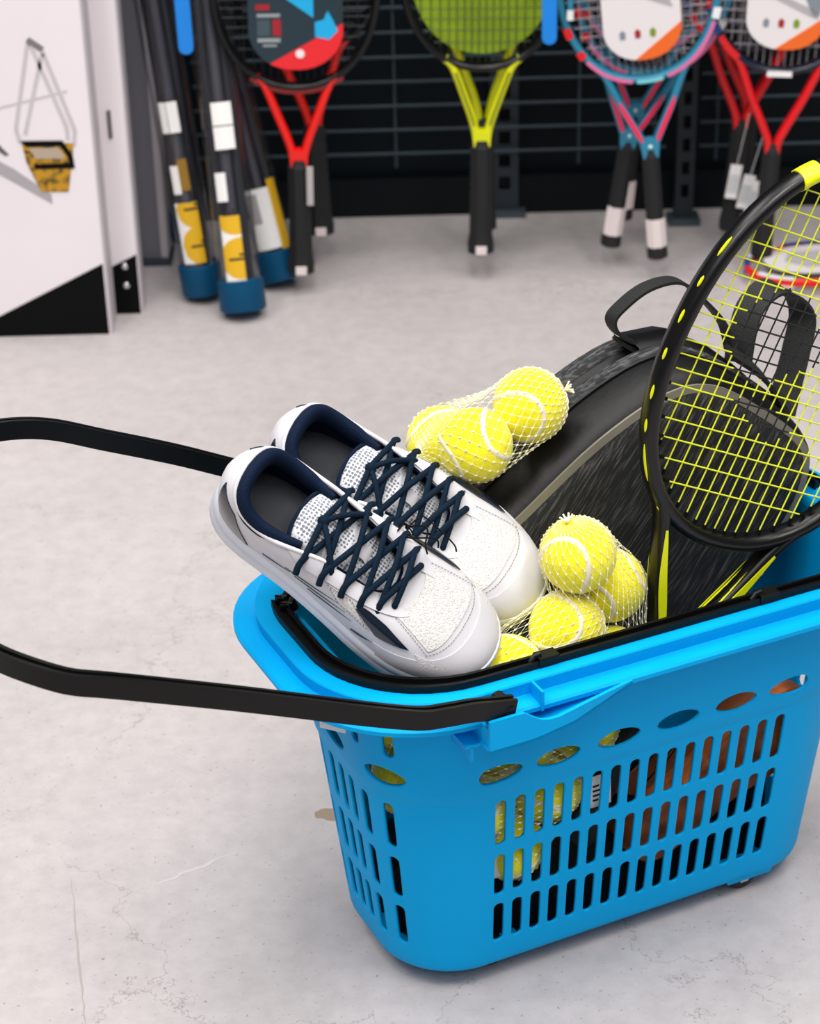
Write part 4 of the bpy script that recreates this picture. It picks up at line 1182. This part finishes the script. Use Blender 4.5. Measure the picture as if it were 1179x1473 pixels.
obj('sleeve', MB().tube([Vector(p) for p in catmull([(0.17, 0.03, 0.03), (0.10, 0.055, 0.075), (0.0, 0.045, 0.088), (-0.09, 0.055, 0.080), (-0.16, 0.02, 0.05)], 6)], 0.022, 12, flat=0.7), JER, jt, 70, True)
# thin elastic with a knot between the two shoes
el = MB()
pA = sh1.matrix_world @ Vector((0.150, 0.034, 0.078)); pB = sh2.matrix_world @ Vector((0.165, 0.036, 0.070))
mid = (pA + pB) / 2 + EZ * 0.012
tE = thing('elastic_cord', 'thin black elastic cord tying the two white shoes together', 'cord', Matrix.Translation(mid))
for k_, (d1, d2) in enumerate(((E1 * 0.012 + E2 * 0.015, E2 * 0.035), (E1 * -0.010 + E2 * 0.02, E1 * 0.012 + E2 * 0.030), (E1 * 0.02 - E2 * 0.006, E1 * 0.022 + E2 * 0.042))):
    P = catmull([(0, 0, 0), d1 * 0.6 + EZ * 0.004, d1 + EZ * 0.002, d2, d2 * 1.1 - EZ * 0.008], 5)
    obj('strand', MB().tube([Vector(p) for p in P], 0.0008, 6), BLK, tE)
P = catmull([pA - mid, (pA - mid) * 0.4 + EZ * 0.004, (0, 0, 0), (pB - mid) * 0.4 + EZ * 0.004, pB - mid], 5)
obj('strand', MB().tube([Vector(p) for p in P], 0.0008, 6), BLK, tE)
obj('knot', MB().sphere((0, 0, 0), 0.0025, 8, 6), BLK, tE)

# ================================================================= rackets on the wall
def hang(x, y, z, lean=0.0, pitch=0.0, yaw=0.0):
    return Matrix.Translation((x, y, z)) @ Matrix.Rotation(R(yaw), 4, 'Z') @ Matrix.Rotation(R(lean), 4, 'Y') @ Matrix.Rotation(R(pitch), 4, 'X')
RED = mat('racket_red', (232, 24, 14), 0.38)
RED2 = mat('racket_red_deep', (216, 16, 24), 0.38)
TEAL = mat('racket_teal', (36, 128, 160), 0.38)
PINK = mat('racket_pink', (236, 34, 84), 0.4)
PINK2 = mat('racket_rose', (222, 110, 160), 0.4)
NAVB = mat('racket_blue', (16, 64, 132), 0.38)
STRD = mat('string_dark', (34, 36, 38), 0.5)
STRW = mat('string_pale', (168, 160, 164), 0.5)
WHP = mat('white_plastic', (236, 234, 234), 0.4)
MARKR = mat('butt_white', (226, 214, 212), 0.5)
def hook(x, z, label, y0=3.44):
    t = thing('display_hook', label, 'hook', Matrix.Translation((x, 3.80, z)))
    obj('prong', MB().tube([(0, 0, 0), (0, y0 - 3.80, 0), (0, y0 - 3.808, 0.012)], 0.003, 8), CHR, t)
    obj('plate', MB().box((-0.02, -0.004, -0.025), (0.02, 0.0, 0.025)), M_steel_dk, t, False)
def card(t, zc, pts, m, y, name='card'):
    return obj(name, MB().prism([(x, z) for x, z in pts], y, y + 0.0008), m, t, False, True)
def oval_card(hw, z0, z1, r, n=10):
    pts = []
    for i in range(n + 1):
        a = R(180 + 90 * i / n); pts.append((-hw + r + r * math.cos(a), z0 + r * 0.9 + r * 0.9 * math.sin(a)))
    for i in range(n + 1):
        a = R(270 + 90 * i / n); pts.append((hw - r + r * math.cos(a), z0 + r * 0.9 + r * 0.9 * math.sin(a)))
    return pts + [(hw, z1), (-hw, z1)]
def clip_poly(pts, f):
    """keep the part where f(x,z) >= 0 (f linear)"""
    out = []
    for i, p in enumerate(pts):
        q = pts[(i + 1) % len(pts)]; a, b = f(*p), f(*q)
        if a >= 0: out.append(p)
        if (a >= 0) != (b >= 0):
            t = a / (a - b); out.append((p[0] + (q[0] - p[0]) * t, p[1] + (q[1] - p[1]) * t))
    return out
# 1 red
g1 = 'red rackets hanging at the left'
r1, p1, a1, zc1, ra, rb = racket('tennis_racket', 'black racket with bright red throat and dark product card hanging on the wall', hang(-0.170, 3.425, 0.036, 1.4, 1.0, 2), FRBLK, RED, STRD, GRIPB, g1, butt_m=MARKR, vang=(27, 19), gripk=1.25)
obj('bridge', MB().sweep([Vector((p[0], 0, p[1])) for p in hoop_pts(ra, rb, zc1, -30, 30, 0.0068)], [(0.003, 0.010), (-0.003, 0.010), (-0.003, -0.010), (0.003, -0.010)], (0, 0, 1)), mat('bridge_darkred', (120, 24, 18), 0.4), r1, 40, True)
oc_ = oval_card(0.074, 0.352, 0.62, 0.07)
CD = mat('card_teal_dark', (26, 48, 58), 0.35)
cd = card(r1, zc1, oc_, CD, -0.018)
card(cd, 0, clip_poly(oc_, lambda x, z: -(z - 0.385 - 0.55 * (x + 0.0)) * 1), mat('card_red', (232, 34, 42), 0.35), -0.0188, 'printed_red')
card(cd, 0, clip_poly(clip_poly(oc_, lambda x, z: (z - 0.455 + 0.72 * x)), lambda x, z: 0.028 - x), mat('card_cyan', (20, 170, 226), 0.35), -0.0188, 'printed_cyan')
card(cd, 0, [(0.030, 0.405), (0.052, 0.400), (0.066, 0.414), (0.058, 0.432), (0.050, 0.446), (0.044, 0.432), (0.030, 0.428)], MATS['card_cyan'], -0.0190, 'printed_cyan')
card(cd, 0, [(-0.062, 0.448), (-0.040, 0.448), (-0.040, 0.457), (-0.062, 0.457)], mat('card_crimson', (160, 26, 40), 0.4), -0.0190, 'printed_block')
for x0_, x1_, z0_, h_ in ((-0.060, -0.024, 0.437, 0.005), (-0.060, -0.024, 0.397, 0.006), (-0.052, -0.030, 0.390, 0.003)):
    card(cd, 0, [(x0_, z0_), (x1_, z0_), (x1_, z0_ + h_), (x0_, z0_ + h_)], mat('card_print_grey', (150, 158, 162), 0.4), -0.0190, 'printed_line')
card(cd, 0, [(-0.060, 0.407), (-0.040, 0.407), (-0.040, 0.433), (-0.060, 0.433)], mat('card_slate', (60, 80, 88), 0.4), -0.0190, 'printed_block')
card(cd, 0, [(-0.036, 0.407), (-0.023, 0.407), (-0.023, 0.433), (-0.036, 0.433)], MATS['card_crimson'], -0.0190, 'printed_block')
obj('printed_dot', MB().lathe([(0.0005, 0), (0.007, 0), (0.007, 0.0006), (0.0005, 0.0006)], 14, Matrix.Translation((0.006, -0.0194, 0.378)) @ Matrix.Rotation(R(90), 4, 'X') @ Matrix.Translation((0, 0, -0.0006))), WHP, cd)
obj('sticker', MB().box((0.012, -0.0200, 0.125), (0.0225, -0.0150, 0.190)), mat('sticker_grey', (176, 172, 172), 0.5), r1, False)
r1b = racket('tennis_racket', 'second red racket with a black grip, mostly hidden behind the front red racket', hang(-0.138, 3.545, 0.058, -1.5, 0.5, 0), FRBLK, RED, STRD, GRIPB, g1, butt_m=MARKR, vang=(27, 19), gripk=1.25)[0]
# 2 yellow
g2 = 'yellow rackets hanging in the middle'
GRS = mat('string_green', (126, 150, 20), 0.5)
r2, p2_, a2, zc2, _, _ = racket('tennis_racket', 'black racket with neon yellow throat and green strings hanging on the wall', hang(0.130, 3.47, 0.046, 0.9, 1.0, 0), FRBLK, mat('racket_yellow', (218, 222, 6), 0.4), mat('string_green_dark', (52, 66, 10), 0.5), GRIPB, g2, butt_m=MARKR, vang=(25, 17), gripk=1.25)
gc = mat('card_green', (138, 166, 10), 0.55, noise=(9, (120, 146, 6), (1, 1, 1), 0.4, 0.6))
card(r2, 0, [(p[0] * 0.90, zc2 + (p[2] - zc2) * 0.88) for p in p2_], gc, 0.0035)
card(r2, 0, [(-0.035, 0.46), (0.0, 0.43), (0.045, 0.45), (0.03, 0.48), (-0.02, 0.49)], mat('card_green_dark', (44, 60, 8), 0.5), 0.0028, 'printed_mark')
for sg, arm in zip((-1, 1), a2):
    P = [Vector((p[0] - sg * 0.001, -0.0114, p[2])) for p in arm[6:17]]
    obj('throat_groove', MB().sweep(P, [(0.0017, 0.0004), (-0.0017, 0.0004), (-0.0017, -0.0004), (0.0017, -0.0004)], (1, 0, 0.3)), mat('groove_olive', (96, 100, 8), 0.5), r2, 40, True)
obj('throat_joint', MB().rings([[(x * w_, y * 0.0108, z) for x, y in ((-1, -1), (1, -1), (1, 1), (-1, 1))] for z, w_ in ((0.182, 0.0125), (0.200, 0.0145), (0.214, 0.015))], True, True, True), MATS['racket_yellow'], r2, False, True)
obj('throat_joint', MB().rings([[(x * w_, y * 0.0108, z) for x, y in ((-1, -1), (1, -1), (1, 1), (-1, 1))] for z, w_ in ((0.182, 0.0125), (0.200, 0.0145), (0.214, 0.015))], True, True, True), RED, r1, False, True)
r2b = racket('tennis_racket', 'second yellow racket with grey grip, behind the front yellow racket', hang(0.140, 3.57, 0.050, 0.2, 0.3, 0), FRBLK, MATS['racket_yellow'], GRS, GRIPB, g2, butt_m=mat('butt_red', (190, 90, 80), 0.5), vang=(25, 17), gripk=1.2)[0]
# 3 blue and pink
g3 = 'blue and pink rackets hanging right of the middle'
def blue(M, label, full=True):
    t, p, arms, zc, a, b = racket('tennis_racket', label, M, TEAL, TEAL, STRW, GRIPB, g3, 0.97 if full else 0.95, butt_m=None)
    for sg, arm in zip((-1, 1), arms):
        P = [Vector((q[0] - sg * 0.0005, -0.0109, q[2])) for q in arm[9:19]]
        obj('throat_flash', MB().sweep(P, [(0.0036, 0.0006), (-0.0036, 0.0006), (-0.0036, -0.0006), (0.0036, -0.0006)], (1, 0, 0.3), False, True, [0.4, 0.8, 1, 1, 1, 1, 1, 1, 0.8, 0.4]), PINK, t, 40, True)
    for d0, d1, m_ in ((-42, -8, PINK2), (14, 60, PINK2)):
        P = [Vector((q[0], -0.0104, q[1])) for q in hoop_pts(a, b, zc, d0, d1, 0.002)]
        obj('frame_stripe', MB().sweep(P, [(0.0030, 0.0006), (-0.0030, 0.0006), (-0.0030, -0.0006), (0.0030, -0.0006)], (0, 0, 1)), m_, t, 40, True)
    P = [Vector((q[0], -0.0104, q[1])) for q in hoop_pts(a, b, zc, -5, 11, 0.002)]
    obj('frame_stripe', MB().sweep(P, [(0.0030, 0.0006), (-0.0030, 0.0006), (-0.0030, -0.0006), (0.0030, -0.0006)], (0, 0, 1)), mat('racket_aqua', (120, 206, 216), 0.4), t, 40, True)
    for d0, d1, m_ in ((-66, -60, RED2), (-50, -45, RED2), (62, 68, WHP)):
        P = [Vector((q[0], -0.0095, q[1])) for q in hoop_pts(a, b, zc, d0, d1, 0.002, 4)]
        obj('frame_mark', MB().sweep(P, [(0.006, 0.003), (-0.006, 0.003), (-0.006, -0.003), (0.006, -0.003)], (0, 0, 1)), m_, t, 40, True)
    obj('throat_joint', MB().rings([[(x * w_, y * 0.0104, z) for x, y in ((-1, -1), (1, -1), (1, 1), (-1, 1))] for z, w_ in ((0.178, 0.0125), (0.196, 0.0150), (0.208, 0.0155))], True, True, True), TEAL, t, False, True)
    obj('throat_stud', MB().sphere((0, -0.0105, 0.197), 0.0038, 8, 5), mat('stud_pale', (190, 226, 228), 0.4), t)
    obj('grip_label', MB().rings([[(0.0172 * math.cos(R(q)), 0.0160 * math.sin(R(q)), z) for q in (202.5, 247.5, 292.5, 337.5)] for z in (0.022, 0.072)], False), MARKR, t, False)
    return t, zc
r3, zc3 = blue(hang(0.424, 3.44, 0.040, -5.5, 0.5, 0), 'teal and pink racket with white and orange card, foremost of the blue rackets')
oc3 = oval_card(0.062, 0.345, 0.60, 0.058)
CW = mat('card_white', (228, 222, 224), 0.4)
mat('card_figure', (126, 138, 146), 0.4)
def white_card(t, oc, big_blue):
    cd = card(t, 0, oc, CW, -0.016)
    zb = min(p[1] for p in oc)
    card(cd, 0, clip_poly(oc, lambda x, z: -(z - (zb + 0.022) - 0.72 * (x - 0.015))), mat('card_orange', (236, 104, 24), 0.35), -0.0168, 'printed_orange')
    if big_blue:
        card(cd, 0, clip_poly(oc, lambda x, z: (z - (zb + 0.128) - 0.36 * x)), mat('card_sky', (10, 146, 216), 0.35), -0.0168, 'printed_blue')
    else:
        card(cd, 0, [(0.020, zb + 0.19), (0.018, zb + 0.12), (0.026, zb + 0.085), (0.040, zb + 0.055), (0.050, zb + 0.055), (0.055, zb + 0.075), (0.042, zb + 0.11), (0.052, zb + 0.16), (0.05, zb + 0.20)], mat('card_figure', (126, 138, 146), 0.4), -0.0168, 'printed_figure')
    card(cd, 0, [(-0.035, zb + 0.088 + (0.03 if big_blue else 0)), (0.03, zb + 0.058 + (0.03 if big_blue else 0)), (0.05, zb + 0.050 + (0.03 if big_blue else 0)), (0.045, zb + 0.064 + (0.03 if big_blue else 0)), (-0.03, zb + 0.096 + (0.03 if big_blue else 0))], mat('card_shadow', (176, 172, 174), 0.4), -0.0168, 'printed_shadow')
    for i, (m_, x) in enumerate(((MATS['card_figure'], -0.032), (MATS['card_crimson'], -0.008), (MATS['card_green'], 0.016))):
        card(cd, 0, [(x - 0.004, zb + 0.036), (x + 0.004, zb + 0.036), (x + 0.005, zb + 0.046), (x, zb + 0.051), (x - 0.005, zb + 0.046)], m_, -0.0168, 'printed_icon')
    if big_blue:
        card(cd, 0, [(0.022, zb + 0.128), (0.042, zb + 0.128), (0.042, zb + 0.10), (0.034, zb + 0.104), (0.024, zb + 0.118)], mat('card_charcoal', (70, 72, 76), 0.4), -0.0168, 'printed_figure')
white_card(r3, oc3, True)
r3b, _ = blue(hang(0.350, 3.50, 0.040, 8.0, 0.3, 0), 'teal and pink racket leaning the other way behind the foremost blue racket', False)
r3c, _ = blue(hang(0.380, 3.60, 0.050, 5.0, 0.2, 0), 'rearmost teal racket of the blue group with a white grip label', False)
# 4 red and blue, at the right edge
g4 = 'red and blue rackets hanging at the right edge'
def redblue(M, label, grp, front=True):
    t, p, arms, zc, a, b = racket('tennis_racket', label, M, mat('frame_midnight', (14, 22, 44), 0.3), RED2, STRW, GRIPB, grp)
    P = [Vector((q[0], -0.010, q[1])) for q in hoop_pts(a, b, zc, 30, 62, 0.002)]
    obj('frame_stripe', MB().sweep(P, [(0.0062, 0.003), (-0.0062, 0.003), (-0.0062, -0.003), (0.0062, -0.003)], (0, 0, 1)), RED2, t, 40, True)
    for d0, d1, m_ in ((-90, -62, NAVB), (-62, -50, NAVB), (-78, -66, RED2), (-48, -30, RED2)):
        P = [Vector((q[0], -0.0102 - (0.001 if m_ is RED2 else 0), q[1])) for q in hoop_pts(a, b, zc, d0, d1, 0.000)]
        obj('frame_stripe', MB().sweep(P, [(0.0052, 0.002), (-0.0052, 0.002), (-0.0052, -0.002), (0.0052, -0.002)], (0, 0, 1)), m_, t, 40, True)
    if front:
        obj('bridge_label', MB().box((-0.022, -0.0128, zc - b - 0.007), (0.018, -0.0105, zc - b + 0.002)), WHP, t, False)
        white_card(t, oval_card(0.064, 0.358, 0.62, 0.058), False)
    return t
r4 = redblue(hang(0.600, 3.46, 0.030, 2.5, 0.4, -3), 'red and dark blue racket with white and orange card at the right edge', g4)
r4b = redblue(hang(0.560, 3.56, 0.040, 3.0, 0.3, 4), 'red racket hidden behind the right edge racket, left hand one', g4, False)
r4c = redblue(hang(0.592, 3.63, 0.045, 1.0, 0.2, 2), 'rearmost red racket against the wall at the right edge', g4, False)
for i, (x, z, y) in enumerate(((0.560, 0.135, 3.535), (0.580, 0.120, 3.525), (0.594, 0.112, 3.515))):
    tt_ = thing('hang_tag', ('white barcode tag hanging among the red rackets, leftmost', 'white barcode tag hanging among the red rackets, middle one', 'white barcode tag hanging among the red rackets, rightmost')[i], 'tag', Matrix.Translation((x, y, z)) @ Matrix.Rotation(R(8 + 4 * i), 4, 'Y'), 'tags on the red rackets')
    obj('card', MB().box((-0.010, -0.0005, -0.03), (0.010, 0.0005, 0.03)), WHP, tt_, False)
    for j in range(5): obj('bar', MB().box((-0.008 + 0.0035 * j, -0.0009, -0.02), (-0.0068 + 0.0035 * j, -0.0005, 0.012)), MATS['card_figure'], tt_, False)
    obj('cord', MB().tube([(0, 0, 0.028), (0.002, 0.002, 0.06), (0.004, 0.0, 0.12)], 0.0006, 5), WHP, tt_)
for x, z, l, y0 in ((-0.152, 0.700, 'steel hook carrying the red rackets', 3.41), (0.141, 0.710, 'steel hook carrying the yellow rackets', 3.455), (0.365, 0.685, 'steel hook carrying the blue rackets', 3.42), (0.628, 0.695, 'steel hook carrying the right edge rackets', 3.44)):
    hook(x, z, l, y0)
# racket standing on the floor against the wall, right edge
def floor_racket():
    M = Matrix.Translation((0.985, 3.500, 0.022)) @ Matrix.Rotation(R(12), 4, 'Z') @ Matrix.Rotation(R(-90), 4, 'Y') @ Matrix.Rotation(R(90), 4, 'Z')
    t, p, arms, zc, a, b = racket('tennis_racket', 'red white and blue junior racket lying flat on the floor at the right edge', M, RED, RED, STRW, GRIPB, None, 0.62)
    for d0, d1, m_ in ((60, 100, NAVB), (108, 150, mat('racket_white', (236, 236, 238), 0.35)), (150, 175, NAVB), (200, 240, MATS['racket_white'])):
        for y in (-0.0068, 0.0068):
            P = [Vector((q[0], y, q[1])) for q in hoop_pts(a, b, zc, d0, d1, 0.0)]
            obj('frame_stripe', MB().sweep(P, [(0.0046, 0.001), (-0.0046, 0.001), (-0.0046, -0.001), (0.0046, -0.001)], (0, 0, 1)), m_, t, 40, True)
    card(t, 0, [(q[0] * 0.78, zc + (q[2] - zc) * 0.74) for q in p], mat('card_pale', (216, 210, 212), 0.4), -0.010)
    card(t, 0, [(-0.03, zc - 0.05), (0.03, zc - 0.03), (0.035, zc + 0.03), (0.0, zc + 0.05), (-0.035, zc + 0.02)], MATS['card_shadow'], -0.0112, 'printed_mark')
floor_racket()
# blue price strips
PST = mat('price_strip_blue', (8, 128, 220), 0.45)
def price_strip(x, y, z0, label, lean=0.0, ln=0.34):
    t = thing('price_strip', label, 'price strip', Matrix.Translation((x, y, z0)) @ Matrix.Rotation(R(lean), 4, 'Y'), 'blue plastic price strips')
    pts = [(0.0115 * math.cos(R(180 + 12 * i)), 0.0115 + 0.0115 * math.sin(R(180 + 12 * i))) for i in range(16)] + [(0.0115, ln), (-0.0115, ln)]
    s_ = obj('strip', MB().prism(pts, -0.002, 0.002), PST, t, False, True)
    obj('arm', MB().tube([(0, 0.002, ln - 0.015), (0, 3.80 - y, ln - 0.015)], 0.004, 8), CHR, t)
price_strip(0.238, 3.40, 0.418, 'blue rounded price strip between the yellow and blue rackets')
price_strip(-0.328, 3.36, 0.429, 'blue rounded price strip above the clear tubes at the left', -1, 0.72)
tw = thing('price_strip', 'narrow teal strip with white tip beside the blue rackets', 'price strip', Matrix.Translation((0.272, 3.42, 0.450)), 'blue plastic price strips')
obj('strip', MB().box((-0.004, -0.002, 0.014), (0.004, 0.002, 0.34)), TEAL, tw, False)
obj('tip', MB().box((-0.005, -0.0025, 0.0), (0.005, 0.0025, 0.016)), WHP, tw, False)
obj('arm', MB().tube([(0, 0.002, 0.325), (0, 0.38, 0.325)], 0.003, 8), CHR, tw)
# ================================================================= clear tubes
def clear():
    m = bpy.data.materials.new('clear_plastic'); m.use_nodes = True
    nt = m.node_tree; nt.nodes.remove(nt.nodes['Principled BSDF'])
    o = nt.nodes['Material Output']; t = nt.nodes.new('ShaderNodeBsdfTransparent'); g = nt.nodes.new('ShaderNodeBsdfGlossy')
    t.inputs[0].default_value = (0.90, 0.91, 0.93, 1); g.inputs['Roughness'].default_value = 0.12
    f = nt.nodes.new('ShaderNodeLayerWeight'); f.inputs[0].default_value = 0.35
    mx = nt.nodes.new('ShaderNodeMixShader'); mr = nt.nodes.new('ShaderNodeMapRange'); mr.inputs[3].default_value = 0.05; mr.inputs[4].default_value = 0.5
    nt.links.new(f.outputs['Facing'], mr.inputs[0]); nt.links.new(mr.outputs[0], mx.inputs[0])
    nt.links.new(t.outputs[0], mx.inputs[1]); nt.links.new(g.outputs[0], mx.inputs[2]); nt.links.new(mx.outputs[0], o.inputs[0])
    return m
CLR = clear()
CAP = mat('tube_cap_blue', (0, 68, 104), 0.5, spec=0.2)
LBY = mat('label_yellow', (216, 168, 14), 0.5)
LBY2 = mat('label_ochre', (140, 104, 22), 0.5)
ROD = mat('rod_dark', (46, 48, 56), 0.4, 0.3)
def tube_pack(base, top, rad, label, stickers, labels, spin=0.0):
    z = (top - base).normalized(); x = Vector((1, 0, 0)); x = (x - z * x.dot(z)).normalized(); y = z.cross(x)
    L = (top - base).length
    t = thing('clear_tube', label, 'tube', frame(base, x, y, z), 'clear tubes with blue ends')
    obj('cap', MB().lathe([(0.002, 0.0), (rad + 0.001, 0.0), (rad + 0.0035, 0.004), (rad + 0.0035, 0.050), (rad + 0.0015, 0.052), (0.002, 0.052)], 28), CAP, t, 40)
    n = 28
    sh_ = MB().rings([[(rad * math.cos(2 * math.pi * i / n), rad * math.sin(2 * math.pi * i / n), z_) for i in range(n)] for z_ in (0.050, L * 0.33, L * 0.66, L)], True)
    obj('shell', sh_, CLR, t, 60)
    obj('top_cap', MB().lathe([(0.002, L), (rad + 0.003, L), (rad + 0.003, L + 0.04), (0.002, L + 0.042)], 24), CAP, t, 40)
    for k_, (rx, ry, rr) in enumerate(((0.014, 0.006, 0.009), (-0.014, 0.008, 0.009), (0.0, -0.014, 0.009), (0.004, 0.016, 0.010))):
        obj('rod', MB().tube([(rx, ry, 0.052), (rx, ry, L - 0.01)], rr * rad / 0.034, 10), ROD if k_ != 2 else mat('rod_grey', (86, 84, 92), 0.4, 0.3), t)
    def wrap(a0, a1, z0, z1, m, off_=0.0006, name='sticker', cx=0, shape=None):
        q = 8; rs = []
        for i in range(q + 1):
            a = R(a0 + (a1 - a0) * i / q)
            zz0, zz1 = (z0, z1) if shape is None else shape(i / q)
            rs.append([((rad + off_) * math.cos(a), (rad + off_) * math.sin(a), zz0), ((rad + off_) * math.cos(a), (rad + off_) * math.sin(a), zz1)])
        return obj(name, MB().rings(rs, False), m, t, 60)
    for s_ in stickers: wrap(*s_)
    for (a0, a1, z0, z1, circ) in labels:
        wrap(a0, a1, z0, z1, PAPER, 0.0004, 'label')
        for (ca, cz, cr_) in circ:
            am = math.degrees(cr_ / rad)
            c0, c1 = max(ca - am, a0), min(ca + am, a1)
            def disc(f):
                a = c0 + (c1 - c0) * f; h_ = cr_ * math.sqrt(max(0.0, 1 - ((a - ca) / am) ** 2)); return (max(z0, cz - h_), min(z1, cz + h_))
            wrap(c0, c1, 0, 0, LBY, 0.0008, 'printed_disc', 0, disc)
            wrap(max(ca - am * 0.6, a0), min(ca + am * 0.5, a1), cz - 0.003, cz + 0.001, INK, 0.0011, 'printed_line')
            wrap(max(ca - am * 0.1, a0), min(ca + am * 0.1, a1), cz + 0.004, cz + 0.008, INK, 0.0011, 'printed_line')
    return t
tube_pack(Vector((-0.262, 3.325, 0.012)), Vector((-0.340, 3.60, 1.02)), 0.0345, 'foremost clear tube with blue end, yellow disc label and white stickers', [(250, 305, 0.262, 0.298, PAPER), (250, 305, 0.300, 0.336, PAPER), (238, 268, 0.180, 0.226, PAPER)], [(238, 292, 0.052, 0.158, [(286, 0.088, 0.034), (280, 0.160, 0.034)])])
tube_pack(Vector((-0.332, 3.405, 0.012)), Vector((-0.440, 3.530, 1.00)), 0.0320, 'clear tube with blue end between the front tube and the grey upright', [(235, 256, 0.275, 0.325, PAPER), (258, 290, 0.275, 0.325, PAPER), (238, 262, 0.175, 0.222, PAPER), (262, 290, 0.180, 0.232, LBY2)], [(232, 300, 0.058, 0.160, [(300, 0.088, 0.034), (296, 0.150, 0.034)])])
tube_pack(Vector((-0.205, 3.455, 0.012)), Vector((-0.420, 3.715, 0.98)), 0.0330, 'clear tube with blue end next to the red racket grip', [(225, 262, 0.100, 0.150, mat('label_grey', (160, 156, 156), 0.5)), (300, 330, 0.05, 0.17, LBY)], [(228, 308, 0.056, 0.158, [])])
tube_pack(Vector((-0.388, 3.680, 0.012)), Vector((-0.398, 3.705, 0.52)), 0.026, 'dark clear tube hidden behind the others beside the grey upright', [], [])
